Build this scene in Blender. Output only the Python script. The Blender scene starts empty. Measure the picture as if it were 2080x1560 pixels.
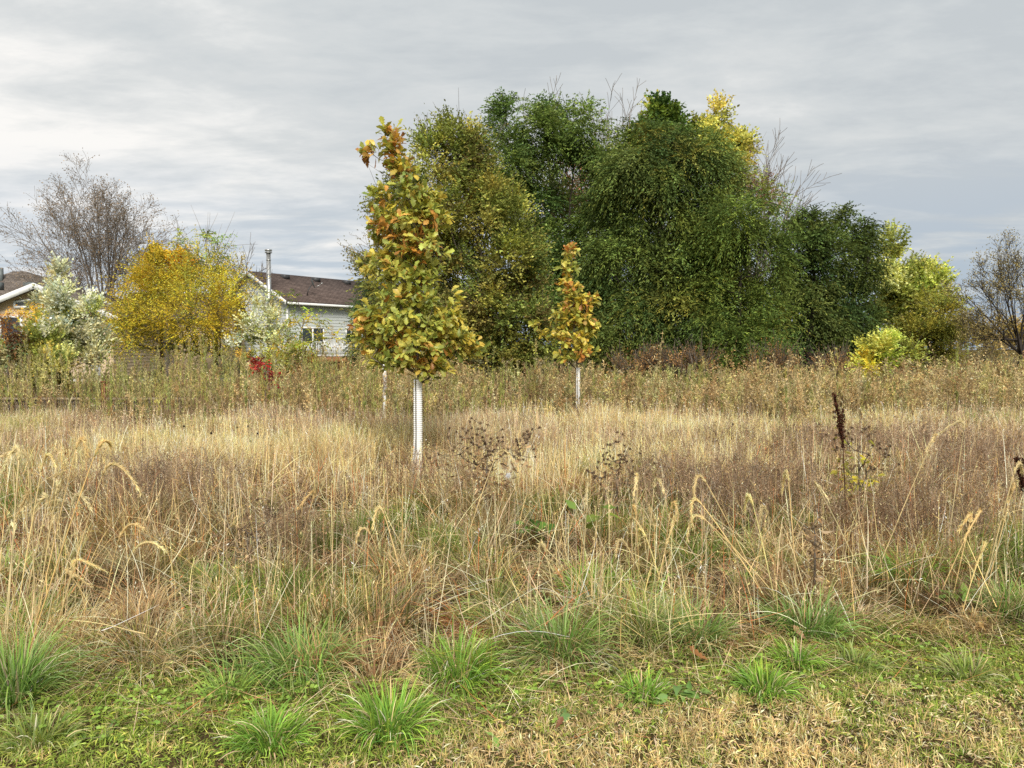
import bpy, math, random
import numpy as np

R = np.random.default_rng(11)
random.seed(5)
SC = bpy.context.scene
COL = SC.collection
F = 1563.0            # focal length of the photo in its own pixels (2080 wide)
CAM_H = 1.6
PITCH = math.radians(2.6)
SP, CP = math.sin(PITCH), math.cos(PITCH)


# ------------------------------------------------------------------ helpers
def W(px, py, D):
    """point of the place that stands D metres ahead, seen at that direction"""
    cx, cy = (px - 1040) / F, (780 - py) / F
    y = CP + cy * SP
    z = -SP + cy * CP
    s = D / y
    return np.array([cx * s, D, CAM_H + z * s])


def G(px, py):
    cx, cy = (px - 1040) / F, (780 - py) / F
    y = CP + cy * SP
    z = -SP + cy * CP
    s = -CAM_H / z
    return np.array([cx * s, y * s, 0.0])


def nrm(a):
    return a / np.maximum(np.linalg.norm(a, axis=-1, keepdims=True), 1e-9)


def vnoise(x, y, s, seed=0):
    """smooth value noise 0..1"""
    x = np.asarray(x) / s + seed * 17.3
    y = np.asarray(y) / s - seed * 9.1
    xi, yi = np.floor(x), np.floor(y)
    fx, fy = x - xi, y - yi
    fx, fy = fx * fx * (3 - 2 * fx), fy * fy * (3 - 2 * fy)

    def h(a, b):
        v = np.sin(a * 127.1 + b * 311.7 + seed * 74.7) * 43758.5453
        return v - np.floor(v)
    return (h(xi, yi) * (1 - fx) + h(xi + 1, yi) * fx) * (1 - fy) + (h(xi, yi + 1) * (1 - fx) + h(xi + 1, yi + 1) * fx) * fy


def ground_h(x, y):
    x, y = np.asarray(x, float), np.asarray(y, float)
    fade = np.clip((60 - np.hypot(x, y)) / 30, 0, 1)
    return fade * (0.05 * (vnoise(x, y, 1.3, 3) - .5) + 0.10 * (vnoise(x, y, 4.1, 4) - .5))


# ------------------------------------------------------------------ materials
def new_mat(name):
    m = bpy.data.materials.new(name)
    m.use_nodes = True
    nt = m.node_tree
    b = nt.nodes["Principled BSDF"]
    return m, nt, b


def N(nt, t, **kw):
    n = nt.nodes.new(t)
    for k, v in kw.items():
        if k == 'inp':
            for kk, vv in v.items():
                n.inputs[kk].default_value = vv
        else:
            setattr(n, k, v)
    return n


def mat_foliage(name, trans=.3, rough=.55, spec=.25, scale=3.0, amt=.35):
    """colour attribute times a procedural mottling, with light let through"""
    m, nt, b = new_mat(name)
    L = nt.links.new
    at = N(nt, 'ShaderNodeAttribute', attribute_name='Col')
    tc = N(nt, 'ShaderNodeTexCoord')
    no = N(nt, 'ShaderNodeTexNoise', inp={'Scale': scale, 'Detail': 4.0})
    L(tc.outputs['Object'], no.inputs['Vector'])
    mr = N(nt, 'ShaderNodeMapRange', inp={1: .3, 2: .7, 3: 1 - amt, 4: 1 + amt})
    L(no.outputs['Fac'], mr.inputs[0])
    mx = N(nt, 'ShaderNodeMix', data_type='RGBA', blend_type='MULTIPLY')
    mx.inputs[0].default_value = 1
    L(at.outputs['Color'], mx.inputs[6])
    L(mr.outputs[0], mx.inputs[7])
    L(mx.outputs[2], b.inputs['Base Color'])
    b.inputs['Roughness'].default_value = rough
    b.inputs['Specular IOR Level'].default_value = spec
    out = nt.nodes['Material Output']
    if trans > 0:
        tr = N(nt, 'ShaderNodeBsdfTranslucent')
        L(mx.outputs[2], tr.inputs['Color'])
        ms = N(nt, 'ShaderNodeMixShader')
        ms.inputs[0].default_value = trans
        L(b.outputs[0], ms.inputs[1])
        L(tr.outputs[0], ms.inputs[2])
        L(ms.outputs[0], out.inputs['Surface'])
    return m


def mat_noise(name, c1, c2, scale=6.0, rough=.8, bump=.0, metallic=0, detail=6.0, stretch=(1, 1, 1), spec=.3, dist=.02):
    m, nt, b = new_mat(name)
    L = nt.links.new
    tc = N(nt, 'ShaderNodeTexCoord')
    mp = N(nt, 'ShaderNodeMapping')
    mp.inputs['Scale'].default_value = stretch
    L(tc.outputs['Object'], mp.inputs['Vector'])
    no = N(nt, 'ShaderNodeTexNoise', inp={'Scale': scale, 'Detail': detail, 'Roughness': .65})
    L(mp.outputs[0], no.inputs['Vector'])
    cr = N(nt, 'ShaderNodeValToRGB')
    cr.color_ramp.elements[0].position = .32
    cr.color_ramp.elements[0].color = (*c1, 1)
    cr.color_ramp.elements[1].position = .68
    cr.color_ramp.elements[1].color = (*c2, 1)
    L(no.outputs['Fac'], cr.inputs[0])
    L(cr.outputs[0], b.inputs['Base Color'])
    b.inputs['Roughness'].default_value = rough
    b.inputs['Metallic'].default_value = metallic
    b.inputs['Specular IOR Level'].default_value = spec
    if bump:
        bp = N(nt, 'ShaderNodeBump', inp={'Strength': bump, 'Distance': dist})
        L(no.outputs['Fac'], bp.inputs['Height'])
        L(bp.outputs[0], b.inputs['Normal'])
    return m


def mat_shingle(name, c1, c2, c3):
    m, nt, b = new_mat(name)
    L = nt.links.new
    uv = N(nt, 'ShaderNodeUVMap', uv_map='UVMap')
    br = N(nt, 'ShaderNodeTexBrick', inp={'Scale': 1.0, 'Mortar Size': .012, 'Brick Width': .33, 'Row Height': .145, 'Bias': 0.0})
    br.inputs['Color1'].default_value = (*c1, 1)
    br.inputs['Color2'].default_value = (*c2, 1)
    br.inputs['Mortar'].default_value = (*c3, 1)
    L(uv.outputs[0], br.inputs['Vector'])
    no = N(nt, 'ShaderNodeTexNoise', inp={'Scale': 2.2, 'Detail': 8.0, 'Roughness': .7})
    L(uv.outputs[0], no.inputs['Vector'])
    mr = N(nt, 'ShaderNodeMapRange', inp={1: .3, 2: .7, 3: .7, 4: 1.3})
    L(no.outputs['Fac'], mr.inputs[0])
    mx = N(nt, 'ShaderNodeMix', data_type='RGBA', blend_type='MULTIPLY')
    mx.inputs[0].default_value = 1
    L(br.outputs['Color'], mx.inputs[6])
    L(mr.outputs[0], mx.inputs[7])
    L(mx.outputs[2], b.inputs['Base Color'])
    b.inputs['Roughness'].default_value = .95
    b.inputs['Specular IOR Level'].default_value = .15
    bp = N(nt, 'ShaderNodeBump', inp={'Strength': .6, 'Distance': .02})
    L(br.outputs['Fac'], bp.inputs['Height'])
    bp.invert = True
    L(bp.outputs[0], b.inputs['Normal'])
    return m


M = {}
M['leaf'] = mat_foliage('leaf_surface', .30, .6, .12, 2.0, .25)
M['oakleaf'] = mat_foliage('oak_leaf_surface', .33, .42, .4, 14.0, .3)
M['grass'] = mat_foliage('grass_blade', .30, .65, .07, 5.0, .22)
M['litter'] = mat_foliage('plant_litter', .1, .8, .1, 7.0, .3)
M['bark'] = mat_noise('bark', (.075, .06, .046), (.19, .155, .12), 9, .9, .8, stretch=(1, 1, .25))
M['bark_grey'] = mat_noise('grey_bark', (.12, .10, .082), (.27, .23, .19), 9, .9, .6, stretch=(1, 1, .25))
M['bark_dark'] = mat_noise('dark_bark', (.018, .014, .011), (.055, .043, .033), 9, .9, .8, stretch=(1, 1, .25))
M['twig'] = mat_noise('pale_twig', (.16, .125, .09), (.30, .25, .19), 9, .9, .3)
M['guard'] = mat_noise('white_plastic', (.74, .74, .71), (.86, .86, .83), 7, .5, .0, stretch=(1, 1, .3))
def dirty_guard():
    m = M['guard']
    nt_ = m.node_tree
    b_ = nt_.nodes['Principled BSDF']
    src = b_.inputs['Base Color'].links[0].from_socket
    tc_ = N(nt_, 'ShaderNodeTexCoord')
    sp_ = N(nt_, 'ShaderNodeSeparateXYZ')
    nt_.links.new(tc_.outputs['Object'], sp_.inputs[0])
    no_ = N(nt_, 'ShaderNodeTexNoise', inp={'Scale': 11.0, 'Detail': 6.0, 'Roughness': .7})
    nt_.links.new(tc_.outputs['Object'], no_.inputs['Vector'])
    mr_ = N(nt_, 'ShaderNodeMapRange', inp={1: .0, 2: .45, 3: .75, 4: .08})
    nt_.links.new(sp_.outputs[2], mr_.inputs[0])
    ml_ = N(nt_, 'ShaderNodeMath', operation='MULTIPLY')
    ml_.use_clamp = True
    nt_.links.new(mr_.outputs[0], ml_.inputs[0])
    mp_ = N(nt_, 'ShaderNodeMapRange', inp={1: .42, 2: .68, 3: 0.0, 4: 1.0})
    nt_.links.new(no_.outputs['Fac'], mp_.inputs[0])
    nt_.links.new(mp_.outputs[0], ml_.inputs[1])
    mx_ = N(nt_, 'ShaderNodeMix', data_type='RGBA', blend_type='MIX')
    nt_.links.new(ml_.outputs[0], mx_.inputs[0])
    nt_.links.new(src, mx_.inputs[6])
    mx_.inputs[7].default_value = (.30, .23, .15, 1)
    nt_.links.new(mx_.outputs[2], b_.inputs['Base Color'])


dirty_guard()
M['white'] = mat_noise('white_trim', (.66, .66, .64), (.80, .80, .78), 3, .55)
M['siding_grey'] = mat_noise('pale_grey_siding', (.50, .53, .505), (.56, .59, .56), .4, .6)
M['siding_tan'] = mat_noise('tan_siding', (.50, .37, .24), (.60, .46, .31), 1.2, .6)
M['roof_brown'] = mat_shingle('brown_shingles', (.085, .062, .053), (.135, .10, .085), (.04, .03, .028))
M['roof_grey'] = mat_shingle('grey_brown_shingles', (.12, .10, .085), (.20, .17, .145), (.05, .04, .035))
M['metal'] = mat_noise('galvanised_metal', (.34, .34, .33), (.52, .52, .50), 5, .38, metallic=.85, stretch=(1, 1, .15))
M['dark_metal'] = mat_noise('dark_painted_metal', (.03, .03, .032), (.07, .07, .07), 5, .5)
M['dish'] = mat_noise('grey_dish_metal', (.10, .12, .12), (.17, .19, .19), 5, .5)
M['glass'] = mat_noise('dark_window_glass', (.012, .016, .02), (.05, .06, .065), .8, .06, spec=.6)
M['deck_wood'] = mat_noise('orange_stained_wood', (.22, .09, .035), (.38, .17, .07), 5, .7, stretch=(.2, 1, 1))
M['lattice'] = mat_noise('weathered_brown_boards', (.035, .025, .018), (.10, .07, .05), 5, .9, stretch=(1, 1, .2))
M['stone'] = mat_noise('dark_wall_block', (.03, .028, .026), (.11, .10, .095), 7, .9, .5)
M['cap'] = mat_noise('tan_wall_cap', (.20, .16, .11), (.34, .28, .20), 7, .9, .3)
M['concrete'] = mat_noise('pale_concrete', (.40, .38, .35), (.56, .54, .50), 4, .85)
M['asphalt'] = mat_noise('grey_asphalt', (.10, .105, .12), (.17, .175, .19), 6, .9)
M['rust'] = mat_noise('rusty_metal', (.12, .045, .02), (.30, .12, .05), 14, .9, .3)


def mat_ground():
    m, nt, b = new_mat('meadow_soil')
    L = nt.links.new
    tc = N(nt, 'ShaderNodeTexCoord')
    n1 = N(nt, 'ShaderNodeTexNoise', inp={'Scale': .55, 'Detail': 5.0})
    n2 = N(nt, 'ShaderNodeTexNoise', inp={'Scale': 38.0, 'Detail': 8.0, 'Roughness': .75})
    L(tc.outputs['Object'], n1.inputs['Vector'])
    L(tc.outputs['Object'], n2.inputs['Vector'])
    c1 = N(nt, 'ShaderNodeValToRGB')
    c1.color_ramp.elements[0].position = .38
    c1.color_ramp.elements[0].color = (.085, .058, .034, 1)
    c1.color_ramp.elements[1].position = .62
    c1.color_ramp.elements[1].color = (.10, .095, .035, 1)
    L(n1.outputs['Fac'], c1.inputs[0])
    c2 = N(nt, 'ShaderNodeValToRGB')
    c2.color_ramp.elements[0].position = .35
    c2.color_ramp.elements[0].color = (.45, .45, .45, 1)
    c2.color_ramp.elements[1].position = .7
    c2.color_ramp.elements[1].color = (2.0, 1.8, 1.5, 1)
    L(n2.outputs['Fac'], c2.inputs[0])
    mx = N(nt, 'ShaderNodeMix', data_type='RGBA', blend_type='MULTIPLY')
    mx.inputs[0].default_value = 1
    L(c1.outputs[0], mx.inputs[6])
    L(c2.outputs[0], mx.inputs[7])
    L(mx.outputs[2], b.inputs['Base Color'])
    b.inputs['Roughness'].default_value = .95
    b.inputs['Specular IOR Level'].default_value = .1
    bp = N(nt, 'ShaderNodeBump', inp={'Strength': .8, 'Distance': .03})
    L(n2.outputs['Fac'], bp.inputs['Height'])
    L(bp.outputs[0], b.inputs['Normal'])
    return m


M['ground'] = mat_ground()
M['yard'] = mat_noise('mown_yard_grass', (.06, .09, .02), (.13, .16, .05), 9, .95, .5)


# ------------------------------------------------------------------ mesh building
def np_mesh(name, V, faces, mat, col=None, smooth=False, uv=None):
    """V (n,3); faces: list of (m,k) int arrays; col (n,3)"""
    me = bpy.data.meshes.new(name)
    faces = [f for f in faces if len(f)]
    me.vertices.add(len(V))
    me.vertices.foreach_set('co', np.ascontiguousarray(V, dtype=np.float32).ravel())
    li = np.concatenate([f.ravel() for f in faces]).astype(np.int32)
    tot = np.concatenate([np.full(len(f), f.shape[1]) for f in faces])
    st = np.concatenate([[0], np.cumsum(tot)[:-1]]).astype(np.int32)
    me.loops.add(len(li))
    me.loops.foreach_set('vertex_index', li)
    me.polygons.add(len(tot))
    me.polygons.foreach_set('loop_start', st)
    if smooth:
        me.polygons.foreach_set('use_smooth', np.ones(len(tot), dtype=bool))
    me.update(calc_edges=True)
    if col is not None:
        a = me.attributes.new('Col', 'FLOAT_COLOR', 'POINT')
        c = np.ones((len(V), 4), dtype=np.float32)
        c[:, :3] = np.clip(col, 0.002, .95)
        a.data.foreach_set('color', c.ravel())
    if uv is not None:
        u = me.uv_layers.new(name='UVMap')
        u.data.foreach_set('uv', np.ascontiguousarray(uv[li], dtype=np.float32).ravel())
    me.materials.append(mat)
    return me


def link(name, me, parent=None, loc=None):
    o = bpy.data.objects.new(name, me)
    COL.objects.link(o)
    if parent is not None:
        o.parent = parent
    if loc is not None:
        o.location = [float(v) for v in loc]
    return o


def tag(o, label=None, cat=None, group=None, kind=None):
    for k, v in (('label', label), ('category', cat), ('group', group), ('kind', kind)):
        if v:
            o[k] = v
    return o


def empty(name, loc, label, cat, group=None, rz=0):
    o = bpy.data.objects.new(name, None)
    COL.objects.link(o)
    o.empty_display_size = .2
    o.location = [float(v) for v in loc]
    o.rotation_euler = (0, 0, rz)
    return tag(o, label, cat, group)


class Geo:
    """collects vertices, faces and colours for ONE mesh"""

    def __init__(s):
        s.V, s.F, s.C, s.U, s.n = [], [], [], [], 0

    def add(s, V, faces, col=None, uv=None):
        V = np.asarray(V, float).reshape(-1, 3)
        for f in faces:
            s.F.append(np.asarray(f, int) + s.n)
        s.V.append(V)
        s.C.append(np.broadcast_to(col if col is not None else (.5, .5, .5), V.shape))
        s.U.append(np.asarray(uv, float) if uv is not None else np.zeros((len(V), 2)))
        s.n += len(V)

    def box(s, a, b, col=None):
        x0, y0, z0 = a
        x1, y1, z1 = b
        V = [(x0, y0, z0), (x1, y0, z0), (x1, y1, z0), (x0, y1, z0), (x0, y0, z1), (x1, y0, z1), (x1, y1, z1), (x0, y1, z1)]
        s.add(V, [[(0, 3, 2, 1), (4, 5, 6, 7), (0, 1, 5, 4), (1, 2, 6, 5), (2, 3, 7, 6), (3, 0, 4, 7)]], col)

    def quad(s, p, uv=None, col=None):
        s.add(p, [[tuple(range(len(p)))]], col, uv)

    def slab(s, P, th, uv=None):
        """planar polygon P thickened downwards"""
        P = np.asarray(P, float)
        n = len(P)
        Q = P - np.array([0, 0, th])
        s.add(np.vstack([P, Q]), [[tuple(range(n))], [tuple(range(2 * n - 1, n - 1, -1))],
              [(i, i + n, (i + 1) % n + n, (i + 1) % n) for i in range(n)]], None,
              np.vstack([uv, uv]) if uv is not None else None)

    def tube(s, pts, rad, k=6, col=None, cap=True):
        pts = np.asarray(pts, float)
        m = len(pts)
        rad = np.broadcast_to(rad, (m,))
        t = nrm(np.gradient(pts, axis=0))
        ref = np.array([0, 0, 1.0]) if abs(t[0][2]) < .8 else np.array([1.0, 0, 0])
        u = nrm(np.cross(t, ref))
        v = np.cross(t, u)
        a = np.linspace(0, 2 * math.pi, k, endpoint=False)
        V = pts[:, None] + rad[:, None, None] * (np.cos(a)[None, :, None] * u[:, None] + np.sin(a)[None, :, None] * v[:, None])
        i = np.arange(m - 1)[:, None] * k
        j = np.arange(k)[None]
        f = np.stack([i + j, i + (j + 1) % k, i + k + (j + 1) % k, i + k + j], -1).reshape(-1, 4)
        fs = [f]
        if cap and k > 3:
            fs.append([tuple(range(k - 1, -1, -1))])
            fs.append([tuple(range((m - 1) * k, m * k))])
        c = None
        if col is not None:
            col = np.asarray(col, float)
            c = np.repeat(col, k, 0) if col.ndim == 2 else col
        s.add(V.reshape(-1, 3), fs, c)

    def build(s, name, mat, parent=None, loc=None, smooth=False, off=None):
        if not s.V:
            return None
        V = np.vstack(s.V)
        if off is not None:
            V = V - np.asarray(off)
        by = {}
        for f in s.F:
            by.setdefault(f.shape[1], []).append(f)
        me = np_mesh(name, V, [np.vstack(v) for v in by.values()], mat, np.vstack(s.C), smooth, np.vstack(s.U))
        return link(name, me, parent, loc)


# ---- many strips at once: grass blades, stems, grass leaves
def blades(base, az, lean, curve, L, w, c0, c1, nseg=4, power=1.3, taper=.75, twist=None, wmid=False):
    n = len(base)
    t = np.linspace(0, 1, nseg + 1)
    th = lean[:, None] + curve[:, None] * (t[None] ** power)
    ds = (L / nseg)[:, None]
    thm = .5 * (th[:, 1:] + th[:, :-1])
    r = np.concatenate([np.zeros((n, 1)), np.cumsum(np.sin(thm) * ds, 1)], 1)
    z = np.concatenate([np.zeros((n, 1)), np.cumsum(np.cos(thm) * ds, 1)], 1)
    dx, dy = np.cos(az)[:, None], np.sin(az)[:, None]
    P = np.stack([base[:, 0:1] + dx * r, base[:, 1:2] + dy * r, np.maximum(base[:, 2:3] + z, base[:, 2:3] * 0 + .006 + base[:, 2:3])], -1)
    if twist is None:
        twist = R.normal(0, .9, n)
    side = np.stack([-np.sin(az) * np.cos(twist), np.cos(az) * np.cos(twist), np.sin(twist) * .7], -1)
    if wmid:
        prof = np.sin(np.pi * np.clip(t * .9 + .1, 0, 1)) ** .6
    else:
        prof = np.maximum((1 - t), .0) ** taper
    prof = np.maximum(prof, .12)
    hw = .5 * w[:, None] * prof[None]
    V = np.stack([P - side[:, None] * hw[..., None], P + side[:, None] * hw[..., None]], 2)
    k = 2 * (nseg + 1)
    i = (np.arange(n) * k)[:, None] + (np.arange(nseg) * 2)[None]
    f = np.stack([i, i + 1, i + 3, i + 2], -1).reshape(-1, 4)
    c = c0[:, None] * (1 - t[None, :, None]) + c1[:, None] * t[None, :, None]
    c = np.repeat(c[:, :, None], 2, 2).reshape(-1, 3)
    return V.reshape(-1, 3), f, c, P


def kites(p, ax, nm, L, Wd, col, bend=.12):
    """flat four-cornered leaves"""
    ax = nrm(ax)
    sd = nrm(np.cross(nm, ax))
    nn = np.cross(ax, sd)
    L, Wd = np.broadcast_to(L, (len(p),))[:, None], np.broadcast_to(Wd, (len(p),))[:, None]
    mid = p + ax * L * .45 + nn * L * bend
    V = np.stack([p, mid + sd * Wd * .5, p + ax * L, mid - sd * Wd * .5], 1)
    f = np.arange(len(p) * 4).reshape(-1, 4)
    return V.reshape(-1, 3), f, np.repeat(col, 4, 0)


# lobed oak leaf
_u = np.array([0, .10, .22, .31, .40, .50, .60, .69, .79, .88, 1.0])
_v = np.array([.012, .015, .13, .075, .22, .12, .29, .17, .27, .17, .02])
OAK_V = []
for a_, b_ in zip(_u, _v):
    for q in (-1, 0, 1):
        OAK_V.append((a_, q * b_, abs(q) * b_ * .35))
OAK_V = np.array(OAK_V)
OAK_F = np.array([(i * 3 + q, i * 3 + q + 1, i * 3 + q + 4, i * 3 + q + 3) for i in range(10) for q in (0, 1)])
# broad pointed leaf
_v2 = np.array([.01, .12, .21, .25, .26, .24, .21, .16, .11, .06, .005])
BROAD_V = OAK_V.copy()
for i in range(11):
    for q in (-1, 0, 1):
        BROAD_V[i * 3 + q + 1, 1] = q * _v2[i]
        BROAD_V[i * 3 + q + 1, 2] = abs(q) * _v2[i] * .3


def shaped_leaves(tv, tf, p, ax, nm, L, col, curl):
    ax = nrm(ax)
    sd = nrm(np.cross(nm, ax))
    nn = np.cross(ax, sd)
    u, v, w = tv[:, 0], tv[:, 1], tv[:, 2]
    n = len(p)
    h = w[None] - curl[:, None] * (u[None] ** 2) + .06 * np.sin(u[None] * 14 + np.arange(n)[:, None]) * np.sign(v)[None] * np.abs(v)[None] * 2
    V = p[:, None] + L[:, None, None] * (u[None, :, None] * ax[:, None] + v[None, :, None] * sd[:, None] + h[..., None] * nn[:, None])
    f = (np.arange(n) * len(tv))[:, None, None] + tf[None]
    c = np.repeat(col[:, None], len(tv), 1)
    edge = (np.abs(v) > .1)[None, :, None]
    c = np.where(edge, c * np.array([1.12, 1.0, .85]), c)
    return V.reshape(-1, 3), f.reshape(-1, 4), c.reshape(-1, 3)


def pal(cols, wts, n):
    cols = np.array(cols, float)
    wts = np.array(wts, float)
    return cols[R.choice(len(cols), n, p=wts / wts.sum())]


def jit(c, a=.15, hue=.06):
    w = R.normal(0, hue, (len(c), 1))
    return c * np.exp(R.normal(0, a, (len(c), 1))) * np.exp(w * np.array([[1.0, .15, -1.1]]))


def rdir(n):
    return nrm(R.normal(0, 1, (n, 3)))


# ------------------------------------------------------------------ trees
def skeleton(base, trunk_pts, nodes, r0, tip_r=.012, up=.35, wob=.06, sides=5, thin=2.4, gather=1.0):
    """joins every node to the wood below it; thickness follows what each limb carries"""
    pts = [np.array(p) for p in trunk_pts]
    par = [-1] + list(range(len(pts) - 1))
    nt = len(pts)
    b0 = np.array(trunk_pts[0])
    order = np.argsort(np.linalg.norm((np.asarray(nodes) - b0) * [1, 1, .8], axis=1))
    for i in order:
        q = np.asarray(nodes[i])
        A = np.array(pts)
        d = q - A
        dist = np.linalg.norm(d, axis=1)
        # wood climbs: parents that lie above or level are bad
        bad = np.maximum(0, A[:, 2] - q[2] + up * np.hypot(d[:, 0], d[:, 1])) * 1.6
        bad[0:1] += 2.0
        far = np.linalg.norm(A - b0, axis=1) * .12 * gather
        j = int(np.argmin(dist + bad + far))
        pts.append(q)
        par.append(j)
    n = len(pts)
    load = np.zeros(n)
    kids = [0] * n
    for i in range(n - 1, 0, -1):
        if i >= nt or True:
            load[i] += 1 if kids[i] == 0 else 0
            load[par[i]] += load[i]
            kids[par[i]] += 1
    rad = tip_r * np.maximum(load, 1) ** (1 / thin)
    rad *= 1.0
    if rad[0] > 0:
        k = r0 / rad[0]
        ex = math.log(max(k, 1e-3)) / math.log(max(load[0], 2))
        rad = tip_r * np.maximum(load, 1) ** (1 / thin + ex)
    g = Geo()
    g.tube(np.array(pts[:nt]), np.maximum(rad[:nt] * np.linspace(1, .85, nt), tip_r), max(sides, 6))
    for i in range(nt, n):
        a, b = pts[par[i]], pts[i]
        d = b - a
        l = np.linalg.norm(d)
        m = 5
        t = np.linspace(0, 1, m)[:, None]
        side = R.normal(0, wob * l, 3)
        P = a + d * t + np.sin(t * math.pi) * side + (t * (1 - t)) * np.array([0, 0, -.18 * l])
        r_a = min(rad[par[i]] * .8, rad[i] * 1.5)
        g.tube(P, np.linspace(r_a, rad[i] * .9, m), sides if rad[i] > .03 else 3)
    return g


def crown_points(D, blobs, sub_px, shell=.45, depth=.8, tip_px=0):
    """clump centres through the blobs of a crown (blob: px, py, rx, ry, depth offset)"""
    C, O, S, B = [], [], [], []
    for bi, b in enumerate(blobs):
        px, py, rx, ry = b[:4]
        dd = b[4] if len(b) > 4 else R.uniform(-.8, .8)
        k = D / F
        c = W(px, py, D + dd)
        n = max(3, int(rx * ry / (sub_px * sub_px) * 1.25))
        cut = .25 * sub_px + tip_px * .7
        rx, ry = max(rx - cut, rx * .5), max(ry - cut, ry * .5)
        u = rdir(n)
        r = (shell + (1 - shell) * R.random(n) ** .6) * R.uniform(.8, 1.1, n)
        r *= .85 + .3 * R.random(n)
        P = c + u * r[:, None] * np.array([rx * k, (rx + ry) * .5 * k * depth, ry * k])
        C.append(P)
        O.append(nrm(P - c + 1e-4))
        S.append(np.full(n, sub_px * k) * R.uniform(.65, 1.25, n))
        B.append(np.full(n, bi))
    return np.vstack(C), np.vstack(O), np.concatenate(S), np.concatenate(B)


def foliage(C, O, S, cols, nspr, nleaf, slen, leaf, droop, out=.6, up=.25, var=.2, lvar=.16, fold=.7):
    """sprays of leaves around every clump centre"""
    n = len(C)
    o = np.repeat(C, nspr, 0)
    oo = np.repeat(O, nspr, 0)
    ss = np.repeat(S, nspr)
    q = rdir(len(o)) * (R.random(len(o)) ** .45)[:, None]
    p = o + q * ss[:, None]
    d = nrm(oo * out + q * .9 + R.normal(0, .35, q.shape) + np.array([0, 0, up]))
    l = slen * R.uniform(.55, 1.35, len(o))
    cs = np.repeat(jit(cols, var * 1.25, .07), nspr, 0)
    cs = jit(cs, var, .05)
    t = (np.arange(nleaf) + .5) / nleaf
    t = np.clip(t[None] + R.normal(0, .06, (len(o), nleaf)), 0, 1)
    P = p[:, None] + d[:, None] * (l[:, None] * t)[..., None]
    P[..., 2] -= droop * l[:, None] * t ** 2
    ax0 = d[:, None] + np.stack([np.zeros_like(t), np.zeros_like(t), -2 * droop * t], -1)
    sgn = np.where(np.arange(nleaf) % 2, 1.0, -1.0)
    sd = nrm(np.cross(d, np.array([0.02, 0.01, 1])))
    ax = nrm(ax0 + sd[:, None] * (sgn[None, :, None] * fold) + R.normal(0, .38, P.shape))
    P = P.reshape(-1, 3)
    ax = ax.reshape(-1, 3)
    nm = nrm(R.normal(0, .75, P.shape) + np.array([0, -.15, .8]))
    m = len(P)
    L = leaf[0] * R.uniform(.6, 1.3, m)
    Wd = leaf[1] * R.uniform(.7, 1.25, m)
    c = jit(np.repeat(cs, nleaf, 0), lvar, .06)
    return kites(P, ax, nm, L, Wd, c), (p, d, l)


DENS, BIG = 2.05, .95


def leafy_tree(name, label, cat, D, base_px, blobs, cols, wts, sub=26, nspr=24, nleaf=12, slen=.55, leaf=(.13, .05),
               droop=.35, trunk=None, r0=.16, bark='bark', group=None, blob_cols=None, up=.25, out=.6, shell=.45, dens=1.0, gain=(1.66, 1.58, 1.2),
               twigs=0, twig_len=.9, var=.2, wood_nodes=.45, lvar=.16, base_y=None, depth=.8, fold=.7):
    nspr = int(nspr * DENS * dens)
    sub *= .78
    slen *= 1.25
    leaf = (leaf[0] * BIG, leaf[1] * BIG * 1.12)
    bx = W(base_px, 709, D)
    base = np.array([bx[0], D, float(ground_h(bx[0], D))])
    root = empty(name, base, label, cat, group)
    C, O, S, B = crown_points(D, blobs, sub, shell, depth, .3 * slen * F / D)
    cc = pal(cols, wts, len(C))
    S = S * .85
    kp = R.random(len(C)) > .16
    C, O, S, B, cc = C[kp], O[kp], S[kp], B[kp], cc[kp]
    if blob_cols:
        for bi, (pc, pw) in blob_cols.items():
            mk = B == bi
            cc[mk] = pal(pc, pw, int(mk.sum()))
    # clumps above a blob's middle are paler, the others darker
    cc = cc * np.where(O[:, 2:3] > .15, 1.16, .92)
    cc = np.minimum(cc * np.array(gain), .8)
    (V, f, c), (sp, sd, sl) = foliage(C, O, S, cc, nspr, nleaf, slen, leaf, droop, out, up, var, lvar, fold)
    V[:, 2] = np.maximum(V[:, 2], .05)
    if trunk is None:
        top = min(b[1] for b in blobs)
        cxs = np.mean([b[0] for b in blobs])
        ty = 709 - (709 - top) * .55
        trunk = [(base_px, None), (base_px * .8 + cxs * .2, 709 + (ty - 709) * .4), (base_px * .45 + cxs * .55, ty)]
    tp = [base + np.array([0, 0, -.15])] + [W(a, b, D) for a, b in trunk[1:]]
    tp = np.array(tp)
    # refine the trunk
    t = np.linspace(0, len(tp) - 1, 4 * (len(tp) - 1) + 1)
    tp = np.stack([np.interp(t, np.arange(len(tp)), tp[:, i]) for i in range(3)], -1)
    tp[1:-1] += R.normal(0, .04, tp[1:-1].shape)
    nodes = C[R.random(len(C)) < wood_nodes]
    g = skeleton(base, tp, nodes, r0)
    if twigs:
        k = R.choice(len(sp), min(twigs, len(sp)), replace=False)
        for i in k:
            dd = nrm(sd[i] + np.array([0, 0, .5]))
            P = sp[i] + dd * (np.linspace(-.2, 1, 5)[:, None] * twig_len * R.uniform(.5, 1.3)) + np.linspace(0, 1, 5)[:, None] ** 2 * R.normal(0, .12, 3)
            g.tube(P, np.linspace(.012, .004, 5), 3)
    g.build('trunk', M[bark], root, off=base, smooth=True)
    me = np_mesh('crown', V - base, [f], M['leaf'], c)
    link('crown', me, root)
    return root


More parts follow.
